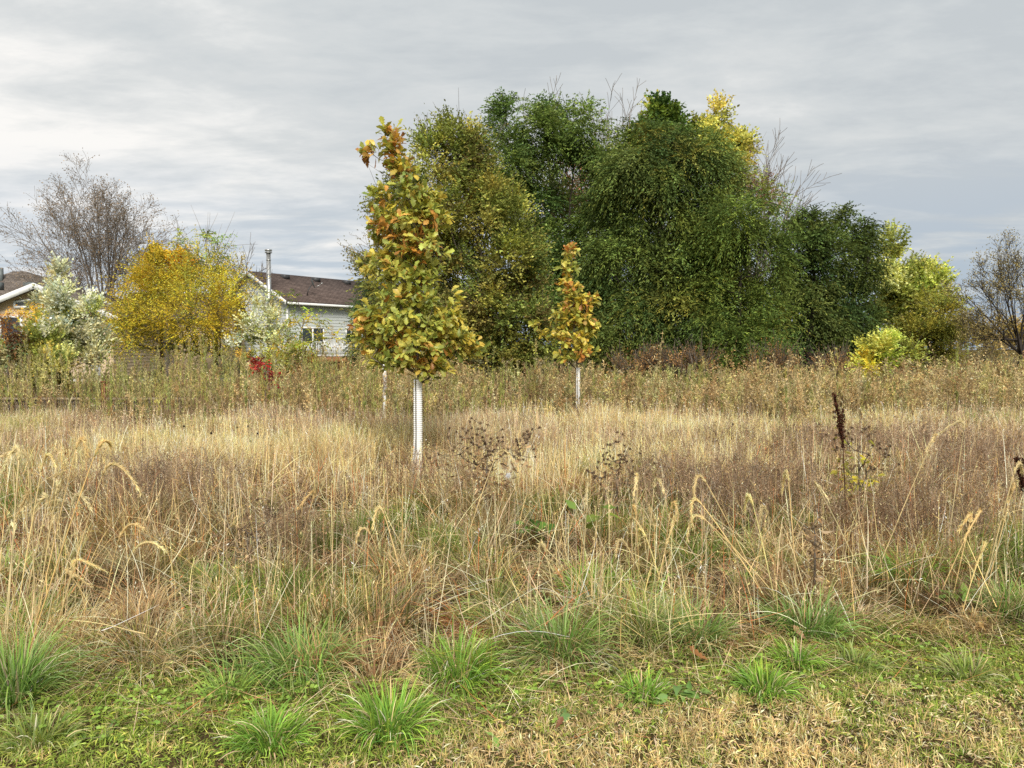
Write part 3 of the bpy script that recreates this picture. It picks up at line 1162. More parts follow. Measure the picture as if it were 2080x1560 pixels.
def make_lawn():
    # mown strip: green on the left, dry and straw coloured on the right
    n = 150000
    x, y = scatter(n // 16, 2.55, 5.2, .8, .5)
    x, y = np.repeat(x, 16) + R.normal(0, .016, n // 16 * 16), np.repeat(y, 16) + R.normal(0, .016, n // 16 * 16)
    n = len(x)
    ok = y < edge_d(x) + .18 + .2 * R.random(n)
    x, y = x[ok], y[ok]
    n = len(x)
    px = 1040 + F * x / y
    py = 709 + CAM_H * F / y
    dry = np.clip((py - np.interp(px, [0, 800, 1000, 1200, 1500, 1800, 2080], [1640, 1590, 1490, 1440, 1410, 1385, 1370])) / 70, 0, 1)
    dry = np.clip(dry * (.25 + 1.2 * vnoise(x, y, .22, 71)) + (vnoise(x, y, .16, 72) > .66) * .35 - (vnoise(x, y, .4, 74) > .6) * .5, 0, 1)
    isd = R.random(n) < dry * .92
    c = pal([(.30, .43, .065), (.39, .49, .09), (.21, .32, .05), (.50, .47, .16), (.62, .50, .25)], [3, 3, 1.8, 1.2, .7], n)
    c[isd] = pal([(.88, .64, .29), (.93, .73, .38), (.72, .50, .24), (.52, .50, .16)], [3, 3, 1.6, .6], int(isd.sum()))
    c = jit(c, .2, .06)
    h = np.where(isd, R.uniform(.035, .075, n), R.uniform(.02, .06, n))
    V, f, c, _ = blades(base_z(x, y), R.uniform(0, 6.28, n), R.uniform(.1, 1.1, n), R.uniform(0, .9, n), h, R.uniform(.003, .0055, n), c * .9, c, 3)
    tag(link('mown_grass', np_mesh('mown_grass', V, [f], M['grass'], c)), 'short mown grass along the bottom, green at left and straw at right', 'grass', kind='stuff')
    # flat scraps and low leaves that close the turf
    n = 60000
    x, y = scatter(n, 2.5, 5.0, .8, .5)
    ok = y < edge_d(x) + .25
    x, y = x[ok], y[ok]
    n = len(x)
    px, py = 1040 + F * x / y, 709 + CAM_H * F / y
    dry = R.random(n) < np.clip((py - np.interp(px, [0, 800, 1200, 2080], [1640, 1560, 1400, 1350])) / 90, .035, .8)
    c = pal([(.33, .43, .07), (.42, .48, .09), (.23, .32, .05), (.52, .48, .15)], [3, 3, 1.6, 1.6], n)
    c[dry] = pal([STRAW, PINK, GOLD, BROWN], [3, 2, 2, 1.1], int(dry.sum()))
    a = R.uniform(0, 6.28, n)
    V, f, c = kites(base_z(x, y) + np.stack([0 * x, 0 * x, R.uniform(.003, .03, n)], -1), np.stack([np.cos(a), np.sin(a), R.normal(.1, .25, n)], -1), np.array([0, 0, 1.0]) + R.normal(0, .35, (n, 3)), R.uniform(.015, .05, n), R.uniform(.003, .0075, n), jit(c, .3, .08))
    tag(link('turf', np_mesh('turf', V, [f], M['grass'], c)), 'flat green scraps and straw bits closing the mown turf', 'grass', kind='stuff')
    # clover and small round leaves
    n = 8000
    x, y = scatter(n, 2.6, 5.3, .9, .4)
    px = 1040 + F * x / y
    py = 709 + CAM_H * F / y
    pr = np.clip(1.15 - np.abs(py - np.interp(px, [0, 600, 1040, 1500, 2080], [1440, 1450, 1400, 1360, 1330])) / 110, 0, 1) * np.interp(px, [0, 700, 1200, 2080], [1, .8, .6, .55])
    pr *= .2 + 1.1 * vnoise(x, y, .25, 73)
    ok = (R.random(n) < pr) & (y < edge_d(x) + .4)
    x, y = x[ok], y[ok]
    n = len(x)
    p = base_z(x, y) + np.stack([np.zeros(n), np.zeros(n), R.uniform(.015, .06, n)], -1)
    p = np.repeat(p, 3, 0)
    a = np.repeat(R.uniform(0, 6.28, n), 3) + np.tile([0, 2.1, 4.2], n)
    q = np.stack([np.cos(a), np.sin(a), R.normal(.15, .2, len(p))], -1)
    nm = np.array([0, 0, 1.0]) + R.normal(0, .25, p.shape)
    c = jit(np.repeat(pal([(.26, .40, .07), (.33, .46, .09), (.19, .30, .055)], [2, 2, 1], n), 3, 0), .15)
    V, f, c = kites(p, q, nm, np.repeat(R.uniform(.014, .03, n), 3), np.repeat(R.uniform(.014, .026, n), 3), c, .03)
    tag(link('clover', np_mesh('clover', V, [f], M['grass'], c)), 'low green clover leaves along the edge of the mown strip', 'ground cover', kind='stuff')


make_lawn()


# ------------------------------------------------------------------ single plants of the meadow
def grass_clump(px, py, wpx, hpx, cols, wts, label, n=230, lean=(.1, .9), wid=.0085, tipmix=None):
    b = G(px, py)
    d = b[1]
    k = d / F
    b[2] = ground_h(b[0], b[1])
    n = int(n * 1.7)
    a = R.uniform(0, 6.28, n)
    rr = np.sqrt(R.random(n)) * wpx * k * .36
    base = np.stack([np.cos(a) * rr, np.sin(a) * rr, np.zeros(n) - .01], -1)
    H = hpx * k * 1.2
    ln = R.uniform(*lean, n) * (.3 + .7 * rr / rr.max())
    c = jit(pal(cols, wts, n), .2, .1)
    dry = R.random(n) < .09
    c[dry] = jit(pal([STRAW, PALE, PINK], [1, 1, 1], int(dry.sum())), .15)
    tip = c * 1.15 if tipmix is None else .75 * c + .25 * jit(pal(tipmix, [1] * len(tipmix), n), .15)
    V, f, cc, _ = blades(base, a + R.normal(0, .5, n), ln, R.uniform(.3, 2.4, n), H * R.uniform(.45, 1.2, n), wid * R.uniform(.6, 1.35, n), c * .55, tip, 5, 1.5, .6)  # base colour darkened to paint the clump's inner shadow
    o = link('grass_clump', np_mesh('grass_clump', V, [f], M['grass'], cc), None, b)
    tag(o, label, 'grass clump', 'green grass clumps at the meadow edge')


FRESH = [(.27, .47, .07), (.35, .53, .09), (.19, .35, .055)]
DULL = [(.27, .40, .07), (.36, .46, .10), (.19, .31, .05)]
BLUEG = [(.19, .41, .06), (.27, .50, .09), (.14, .30, .045)]
TIP = [STRAW, PALE, OLIVE]
W3 = [3, 2, 2]
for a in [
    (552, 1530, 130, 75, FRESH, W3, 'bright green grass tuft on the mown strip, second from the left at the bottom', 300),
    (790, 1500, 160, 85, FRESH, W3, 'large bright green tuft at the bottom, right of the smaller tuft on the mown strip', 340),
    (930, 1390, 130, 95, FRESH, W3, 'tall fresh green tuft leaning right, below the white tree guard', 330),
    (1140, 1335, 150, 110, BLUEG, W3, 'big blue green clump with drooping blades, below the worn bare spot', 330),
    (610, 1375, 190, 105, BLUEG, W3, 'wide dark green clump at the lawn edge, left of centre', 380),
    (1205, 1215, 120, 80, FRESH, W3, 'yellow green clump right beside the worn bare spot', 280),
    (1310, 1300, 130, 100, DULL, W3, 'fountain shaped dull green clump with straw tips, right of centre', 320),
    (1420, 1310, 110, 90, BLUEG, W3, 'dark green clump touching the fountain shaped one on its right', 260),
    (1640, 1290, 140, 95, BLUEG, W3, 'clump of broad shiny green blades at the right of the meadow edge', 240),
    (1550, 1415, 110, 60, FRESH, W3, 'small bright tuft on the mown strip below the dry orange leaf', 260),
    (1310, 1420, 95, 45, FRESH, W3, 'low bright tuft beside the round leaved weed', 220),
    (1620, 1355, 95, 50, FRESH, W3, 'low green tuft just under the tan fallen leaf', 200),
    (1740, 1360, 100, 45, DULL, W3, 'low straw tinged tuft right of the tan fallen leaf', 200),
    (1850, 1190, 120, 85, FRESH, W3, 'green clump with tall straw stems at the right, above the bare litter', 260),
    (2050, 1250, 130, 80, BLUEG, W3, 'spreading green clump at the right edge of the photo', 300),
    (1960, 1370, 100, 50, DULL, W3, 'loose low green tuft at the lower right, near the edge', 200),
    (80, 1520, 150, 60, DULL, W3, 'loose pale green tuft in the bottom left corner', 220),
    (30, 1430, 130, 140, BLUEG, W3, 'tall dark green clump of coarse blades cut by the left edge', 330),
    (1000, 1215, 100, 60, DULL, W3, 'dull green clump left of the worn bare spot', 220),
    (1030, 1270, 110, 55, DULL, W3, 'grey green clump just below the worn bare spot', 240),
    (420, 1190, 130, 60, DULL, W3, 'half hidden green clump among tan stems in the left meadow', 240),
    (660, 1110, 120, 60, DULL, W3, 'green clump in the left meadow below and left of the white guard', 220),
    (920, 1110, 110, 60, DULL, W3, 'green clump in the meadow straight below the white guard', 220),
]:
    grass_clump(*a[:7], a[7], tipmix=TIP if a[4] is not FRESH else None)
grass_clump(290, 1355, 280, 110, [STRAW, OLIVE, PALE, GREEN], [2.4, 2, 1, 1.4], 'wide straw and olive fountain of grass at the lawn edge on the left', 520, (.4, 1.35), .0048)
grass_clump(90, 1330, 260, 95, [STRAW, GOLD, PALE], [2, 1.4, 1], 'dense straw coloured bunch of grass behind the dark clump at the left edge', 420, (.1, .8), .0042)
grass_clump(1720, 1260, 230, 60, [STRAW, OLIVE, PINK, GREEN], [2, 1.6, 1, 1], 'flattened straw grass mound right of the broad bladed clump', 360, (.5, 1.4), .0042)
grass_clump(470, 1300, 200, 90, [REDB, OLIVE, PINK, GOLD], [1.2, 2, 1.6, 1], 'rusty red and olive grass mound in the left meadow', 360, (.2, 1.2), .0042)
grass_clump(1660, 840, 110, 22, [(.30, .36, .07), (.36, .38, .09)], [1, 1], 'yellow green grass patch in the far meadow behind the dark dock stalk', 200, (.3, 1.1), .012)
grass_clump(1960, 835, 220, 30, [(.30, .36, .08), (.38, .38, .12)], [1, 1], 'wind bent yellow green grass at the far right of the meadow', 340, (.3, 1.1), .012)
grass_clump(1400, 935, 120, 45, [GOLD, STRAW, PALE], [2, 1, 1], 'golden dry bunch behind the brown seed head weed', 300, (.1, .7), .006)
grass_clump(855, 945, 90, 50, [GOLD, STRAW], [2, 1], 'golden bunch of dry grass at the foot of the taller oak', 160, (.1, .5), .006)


def wild_rye(stalks, label, colr=None):
    """one clump: every stalk has its own stem and nodding bristly head. stalk: foot px, foot py, (bend px, py), (tip px, py)"""
    f0 = G(stalks[0][0], stalks[0][1])
    f0[2] = ground_h(f0[0], f0[1])
    root = empty('wild_rye', f0, label, 'grass', 'nodding wild rye clumps')
    for (fx, fy, bx, by, tx, ty) in stalks:
        b = G(fx, fy)
        d = b[1]
        a, tpt = W(bx, by, d + R.normal(0, .03)), W(tx, ty, d + R.normal(0, .06))
        t = np.linspace(0, 1, 9)[:, None]
        ctl = b * .35 + a * .65 + np.array([0, 0, .05])
        P = b * (1 - t) ** 2 + 2 * t * (1 - t) * ctl + a * t ** 2
        c = jit(np.array([STRAW]) * .95, .14)[0] if colr is None else np.array(colr)
        g = Geo()
        g.tube(P, np.linspace(.0040, .0026, 9), 4, c)
        # one or two leaves
        for _ in range(2):
            i = R.integers(2, 6)
            V, f, cc, _p = blades(P[i:i + 1], R.uniform(0, 6.28, 1), np.array([.5]), np.array([1.6]), np.array([.22]), np.array([.006]), c[None] * .8, c[None], 5)
            g.add(V, [f], cc)
        g.build('stem', M['grass'], root, off=f0)
        # the head: arching over from the bend to the tip
        dirn = P[-1] - P[-2]
        l = np.linalg.norm(tpt - a)
        k1 = a + nrm(dirn) * l * .45
        t = np.linspace(0, 1, 16)[:, None]
        ext = nrm(tpt - a) * (l + .02) + np.array([0, 0, -.035])
        H = (a - nrm(dirn) * .06) * (1 - t) ** 2 + 2 * t * (1 - t) * (a + nrm(dirn) * (.05 + l * .3)) + (a + ext) * t ** 2
        h = Geo()
        h.tube(H, (.0055 * np.sin(np.linspace(.35, 2.95, 16)) + .0015) * max(1, d / 6), 5, c * .9)
        m = 260
        u = R.uniform(0, 15, m)
        i = np.minimum(u.astype(int), 14)
        p = H[i] + (H[i + 1] - H[i]) * (u - i)[:, None]
        tg = nrm(H[i + 1] - H[i])
        q = nrm(tg * 1.2 + rdir(m) * .55)
        V, f, cc = kites(p, q, rdir(m), np.where(R.random(m) < .45, R.uniform(.025, .042, m), R.uniform(.012, .022, m)), np.where(R.random(m) < .5, .0028, .005) * max(1, d / 6), jit(np.repeat((c * 1.08)[None], m, 0), .14))
        h.add(V, [f], cc)
        h.build('seed_head', M['grass'], root, off=f0)
    return root


wild_rye([(60, 1330, 160, 890, 172, 905), (75, 1335, 60, 930, 15, 915), (20, 1340, 88, 935, 108, 930), (50, 1350, 200, 905, 220, 895), (30, 1330, 100, 1010, 75, 1020),
          (65, 1320, 118, 985, 100, 1030), (15, 1320, 60, 1000, 35, 1040), (80, 1350, 150, 1008, 175, 1015), (100, 1330, 215, 945, 280, 985), (45, 1310, 125, 980, 118, 960), (10, 1350, 40, 910, 10, 935), (5, 1340, 30, 1075, 5, 1095)],
         'tall straw coloured wild rye with many nodding heads at the left edge')
wild_rye([(210, 1230, 245, 1085, 290, 1066), (225, 1235, 275, 1112, 330, 1108), (180, 1260, 145, 1145, 210, 1150), (200, 1265, 135, 1160, 175, 1175)], 'four low nodding rye heads in the left meadow')
wild_rye([(590, 1150, 632, 955, 615, 980), (600, 1160, 640, 1000, 610, 1020)], 'pair of nodding rye heads left of the white guard')
wild_rye([(940, 1120, 1010, 920, 1038, 925), (820, 1190, 775, 1030, 760, 1055), (790, 1180, 745, 1072, 728, 1085)], 'rye heads drooping below the white guard')
wild_rye([(1180, 1230, 1195, 975, 1190, 1010), (1290, 1180, 1295, 965, 1288, 1000), (1130, 1240, 1105, 1105, 1095, 1120)], 'three upright rye heads before the brown seed head weed')
wild_rye([(1300, 1190, 1290, 1030, 1285, 1045), (1310, 1200, 1330, 975, 1345, 985), (1340, 1200, 1365, 1020, 1375, 1035), (1350, 1190, 1320, 1035, 1330, 1050), (1330, 1210, 1370, 1050, 1358, 1085), (1290, 1200, 1280, 1058, 1300, 1062), (1320, 1215, 1265, 1095, 1255, 1110), (1350, 1210, 1305, 1075, 1300, 1090)],
         'thick cluster of rye heads curling over a green clump, right of centre')
wild_rye([(1560, 1230, 1425, 965, 1412, 1000), (1570, 1240, 1415, 1012, 1408, 1055), (1600, 1240, 1420, 1045, 1400, 1080), (1580, 1250, 1525, 1010, 1515, 1025), (1620, 1220, 1600, 960, 1590, 985), (1600, 1230, 1555, 1030, 1545, 1050)],
         'long pale rye stems leaning left from the right meadow')
wild_rye([(1900, 1230, 1990, 1040, 1960, 1080), (1930, 1240, 1975, 1045, 1955, 1060), (1950, 1260, 2000, 1105, 1982, 1140), (1990, 1230, 2065, 945, 2075, 950), (2000, 1220, 2060, 985, 2050, 1000), (1920, 1150, 1960, 860, 1915, 870)],
         'rye heads bending left near the right edge')
wild_rye([(1760, 1190, 1655, 980, 1678, 1000), (1770, 1190, 1900, 885, 1885, 900)], 'two thin rye heads either side of the dark dock stalk')


def dock(px, py, path, label, leafy=True):
    b = G(px, py)
    d = b[1]
    b[2] = ground_h(b[0], b[1])
    root = empty('curly_dock', b, label, 'weed', 'dark dock stalks')
    P = np.array([b] + [W(x, y, d) for x, y in path])
    t = np.linspace(0, len(P) - 1, 14)
    P = np.stack([np.interp(t, np.arange(len(P)), P[:, i]) for i in range(3)], -1)
    g = Geo()
    g.tube(P, np.linspace(.006, .003, 14), 5, (.10, .05, .03))
    g.build('stem', M['grass'], root, off=b)
    h = Geo()
    m = 900
    u = R.uniform(6.2, 13, m)
    i = np.minimum(u.astype(int), 12)
    p = P[i] + (P[i + 1] - P[i]) * (u - i)[:, None]
    whorl = .6 + .4 * np.sin(u * 7)
    p = p + nrm(R.normal(0, 1, (m, 3)) * [1, 1, .3]) * (R.uniform(.004, .024, m) * whorl)[:, None]
    V, f, c = kites(p, rdir(m) + np.array([0, 0, .2]), rdir(m), R.uniform(.010, .019, m), .011, jit(pal([(.075, .028, .018), (.12, .045, .025), (.05, .02, .014)], [2, 1.4, 1], m), .2))
    h.add(V, [f], c)
    for k in (8, 9, 10):
        e = P[k] + np.array([R.choice([-1, 1]) * .03, 0, .10])
        m2 = 150
        u = R.random(m2)[:, None]
        p = P[k] * (1 - u) + e * u + R.normal(0, .006, (m2, 3))
        V, f, c = kites(p, rdir(m2), rdir(m2), .013, .010, jit(pal([(.08, .03, .018)], [1], m2), .25))
        h.add(V, [f], c)
    h.build('seed_spike', M['grass'], root, off=b)


dock(1722, 1110, [(1716, 990), (1712, 900), (1706, 860), (1694, 800)], 'dark red brown dock seed spike standing above the right meadow')
dock(2100, 1150, [(2090, 1050), (2078, 990), (2072, 960), (2066, 930)], 'dark dock seed spike at the right edge of the photo')


def seed_weed(px, py, spots, label, headc, leafc=None, name='seed_head_weed', cat='weed', nleaf=0, hs=1.0):
    """a dead branching plant: stem, heads, hanging leaves. spots are where its heads are"""
    b = G(px, py)
    d = b[1]
    b[2] = ground_h(b[0], b[1])
    root = empty(name, b, label, cat)
    spots = spots + [(x + R.normal(0, 12), y + R.normal(0, 12)) for x, y in spots]
    hs *= .75
    heads = np.array([W(x, y, d + R.normal(0, .12)) for x, y in spots])
    tp = np.linspace(b, W(np.mean([s[0] for s in spots]) * .5 + px * .5, np.mean([s[1] for s in spots]) + 15, d), 5)
    g = skeleton(b, tp, heads, .008, .0022, .1, .05, 4)
    g.build('stem', M['bark'], root, off=b)
    h = Geo()
    for p0 in heads:
        m = 46
        q = rdir(m) + np.array([0, 0, .25])
        V, f, c = kites(p0 + rdir(m) * .006, q, rdir(m), R.uniform(.012, .03, m) * hs, .007 * hs, jit(pal(headc, [1] * len(headc), m), .25))
        h.add(V, [f], c)
    h.build('seed_heads', M['grass'], root, off=b)
    if nleaf:
        A = np.vstack([b * (1 - s) + hp * s + R.normal(0, .02, 3) for hp in heads for s in R.uniform(.3, .95, nleaf)])
        m = len(A)
        q = R.normal(0, 1, (m, 3)) * [1, 1, .4] + np.array([0, 0, -.5])
        V, f, c = shaped_leaves(BROAD_V * [1, .7, 1], OAK_F, A, q, rdir(m), R.uniform(.035, .075, m), jit(pal(leafc, [1] * len(leafc), m), .22), R.uniform(-.2, .7, m))
        link('leaves', np_mesh('leaves', V - b, [f], M['leaf'], c), root)


def cloudspots(cx, cy, rx, ry, n):
    return [(cx + R.normal(0, .5) * rx, cy + R.normal(0, .5) * ry) for _ in range(n)]


HB = [(.20, .13, .08), (.30, .21, .13), (.13, .085, .05)]
LB = [(.34, .24, .14), (.25, .17, .10), (.44, .33, .20)]
seed_weed(985, 1060, cloudspots(935, 880, 35, 25, 9) + cloudspots(985, 905, 45, 40, 16) + cloudspots(1060, 905, 30, 30, 10) + cloudspots(1010, 930, 80, 25, 10), 'large brown dead weed with clustered seed heads right of the white guard', HB, LB, nleaf=4)
seed_weed(1255, 1060, cloudspots(1240, 920, 25, 30, 10) + cloudspots(1280, 945, 30, 40, 12) + cloudspots(1215, 960, 25, 30, 6), 'dark brown dead weed with seed heads below the smaller oak', HB, LB, nleaf=3)
seed_weed(1745, 1090, cloudspots(1735, 890, 60, 40, 14) + cloudspots(1790, 930, 35, 40, 8), 'dark branched weed with small brown heads beside the dock stalk', HB, [(.40, .40, .07), (.30, .28, .07), (.2, .13, .07)], nleaf=3)
seed_weed(1655, 1235, cloudspots(1655, 1080, 12, 60, 10), 'single stalk with curled dry leaves in the right meadow', LB, LB, nleaf=3)
seed_weed(500, 1180, cloudspots(490, 1070, 60, 60, 14), 'grey brown dead weed in the left meadow', HB, LB, nleaf=2, hs=.7)
seed_weed(1000, 815, cloudspots(690, 820, 25, 20, 3) + cloudspots(720, 830, 20, 15, 3), 'leaning dead weed left of the taller oak', HB, None, hs=.6) if False else None


# yellow leaves on the plant beside the dock
def broad_plant(name, label, px, py, leaves, cols, cat='weed', stem=None, size=.09):
    b = G(px, py)
    d = b[1]
    b[2] = ground_h(b[0], b[1])
    root = empty(name, b, label, cat)
    P = np.array([W(x, y, d + R.normal(0, .04)) for x, y in leaves])
    g = Geo()
    top = P[np.argmax(P[:, 2])]
    mid = np.linspace(b, top, 6)
    g.tube(mid, np.linspace(.006, .003, 6), 5, (.2, .2, .08))
    for q in P:
        k = mid[min(5, max(0, int((q[2] - b[2]) / max(top[2] - b[2], .05) * 5)))]
        g.tube(np.linspace(k, q, 4), .002, 3, (.2, .2, .08))
    g.build('stem', M['grass'], root, off=b)
    m = len(P)
    ax = nrm(P - (b + np.array([0, 0, .05])) + R.normal(0, .5, P.shape)) * [1, 1, .35]
    V, f, c = shaped_leaves(BROAD_V, OAK_F, P, ax, np.array([0, -.4, 1.0]) + R.normal(0, .25, P.shape), size * R.uniform(.7, 1.25, m), jit(pal(cols, [1] * len(cols), m), .14), R.uniform(-.1, .5, m))
    link('leaves', np_mesh('leaves', V - b, [f], M['leaf'], c), root)


broad_plant('leafy_weed', 'weed with bright yellow leaves beside the dark dock stalk', 1745, 1080, cloudspots(1755, 935, 10, 4, 4) + cloudspots(1755, 975, 30, 18, 12) + cloudspots(1700, 965, 20, 15, 6), [(.58, .52, .05), (.50, .46, .08)], size=.07)
broad_plant('leafy_weed', 'plant with large green leaves low in the meadow, right of centre', 1215, 1150, [(1170, 1035), (1225, 1030), (1215, 1050), (1200, 1075), (1230, 1045), (1190, 1060)], [(.16, .24, .05), (.20, .28, .06)], size=.14)
broad_plant('leafy_weed', 'dark green leafy weed in the gap behind the worn bare spot', 1085, 1105, cloudspots(1085, 1075, 35, 18, 22), [(.08, .18, .035), (.11, .23, .045)], size=.10)
broad_plant('leafy_weed', 'dark leafy weed under the curling rye heads', 1320, 1195, cloudspots(1320, 1170, 35, 14, 24), [(.09, .17, .045), (.13, .21, .06)], size=.07)
broad_plant('leafy_weed', 'round leaved low weed on the mown strip', 1385, 1425, cloudspots(1385, 1408, 32, 12, 22), [(.17, .30, .08), (.22, .36, .11)], size=.07)
broad_plant('leafy_weed', 'broad leaved weed in the mown strip near the bottom centre', 1000, 1510, cloudspots(990, 1498, 35, 10, 16), [(.16, .30, .07), (.22, .36, .10)], size=.06)
broad_plant('leafy_weed', 'pale broad leaves flat on the grass at the bottom left', 175, 1515, cloudspots(185, 1500, 30, 8, 10), [(.28, .36, .14), (.20, .32, .08)], size=.085)
broad_plant('leafy_weed', 'rosette of narrow leaves on the mown strip below centre', 1145, 1460, cloudspots(1145, 1452, 22, 8, 18), [(.14, .25, .08), (.18, .30, .10)], size=.06)
broad_plant('leafy_weed', 'green leaves spreading at the meadow edge on the right', 1960, 1240, cloudspots(1955, 1215, 35, 18, 24), [(.17, .30, .06), (.22, .36, .08)], size=.08)

# milkweed fluff
b = G(1030, 1090)
dd = b[1]
root = empty('milkweed', b, 'thin stalk carrying one white fluffy seed pod', 'weed')
p1 = W(1032, 966, dd)
g = Geo()
g.tube(np.linspace(b, p1, 6) + np.array([[0, 0, 0], [.01, 0, 0], [.015, 0, 0], [.01, 0, 0], [.004, 0, 0], [0, 0, 0]]), .003, 5, (.25, .18, .1))
g.build('stem', M['grass'], root, off=b)
m = 220
V, f, c = kites(p1 + rdir(m) * .008, rdir(m), rdir(m), R.uniform(.015, .032, m), .003, np.full((m, 3), .78))
link('seed_fluff', np_mesh('seed_fluff', V - b, [f], M['grass'], c), root)

# coneflower heads, black dots over the left meadow
cone_l = 'thin dry coneflower stalk with one small black seed head in the left meadow'
proto = None
for (px, py) in [(108, 918), (128, 921), (155, 944), (215, 915), (252, 910), (235, 926), (20, 944), (57, 966), (370, 866), (390, 882), (420, 921), (430, 922), (445, 925), (463, 924), (487, 914), (478, 868), (500, 866), (505, 896),
                 (330, 957), (345, 952), (425, 880), (285, 893), (250, 880), (520, 880), (545, 905), (1485, 862), (1640, 868), (1660, 862)]:
    dcur = np.interp(py, [860, 970], [11.5, 8.6])
    tip = W(px, py, dcur)
    z0 = float(ground_h(tip[0], dcur))
    H = tip[2] - z0
    if px > 1400:
        lab, grp = 'thin dry stalk with one small black seed head in the right meadow', 'black seed heads in the right meadow'
    else:
        lab, grp = cone_l, 'black coneflower heads in the left meadow'
    r = empty('coneflower', (tip[0], dcur, z0), lab, 'weed', grp)
    if proto is None:
        g = Geo()
        t = np.linspace(0, 1, 6)[:, None]
        g.tube(np.hstack([.03 * np.sin(t * 2), .0 * t, t]), .0035, 4, (.22, .15, .09))
        st = g.build('stem', M['grass'], r)
        g = Geo()
        th = np.linspace(0, math.pi, 6)
        g.tube(np.stack([np.full(6, .027), np.zeros(6), 1 - .018 * np.cos(th)], -1), np.sin(th) * .015 + .001, 8, (.03, .022, .018))
        hd = g.build('seed_head', M['litter'], r)
        st.scale = (1, 1, H)
        hd.location = (0, 0, H - 1)
        proto = (st, hd)
    else:
        a = proto[0].copy()
        COL.objects.link(a)
        a.parent = r
        a.scale = (1, 1, H)
        c = proto[1].copy()
        COL.objects.link(c)
        c.parent = r
        c.location = (0, 0, H - 1)

# fallen leaves
for (px, py, s, c, lab, rz) in [(1440, 1358, .10, (.40, .19, .07), 'curled orange brown oak leaf lying on the mown strip', 2.9),
                                (1640, 1315, .085, (.55, .34, .20), 'pale tan fallen leaf at the edge of the meadow on the right', 2.2),
                                (1115, 1178, .12, (.50, .30, .17), 'small tan leaf on the worn bare spot', .6),
                                (1128, 1510, .05, (.22, .10, .05), 'small dark red leaf on the mown strip near the bottom', 1.0),
                                (680, 1370, .06, (.62, .52, .36), 'cream coloured dry leaf caught in the dark green clump at left', 1.4),
                                (2005, 1290, .06, (.55, .40, .16), 'yellowish dry leaf on the ground at the lower right', 1.9)]:
    b = G(px, py)
    b[2] = ground_h(b[0], b[1]) + .045
    V, f, cc = shaped_leaves(OAK_V, OAK_F, np.zeros((1, 3)), np.array([[math.cos(rz), math.sin(rz), .05]]), np.array([[.1, -.35, 1.0]]), np.array([s]), np.array([c]), np.array([-.6]))
    tag(link('fallen_leaf', np_mesh('fallen_leaf', V, [f], M['oakleaf'], cc), None, b), lab, 'fallen leaf', 'fallen leaves')


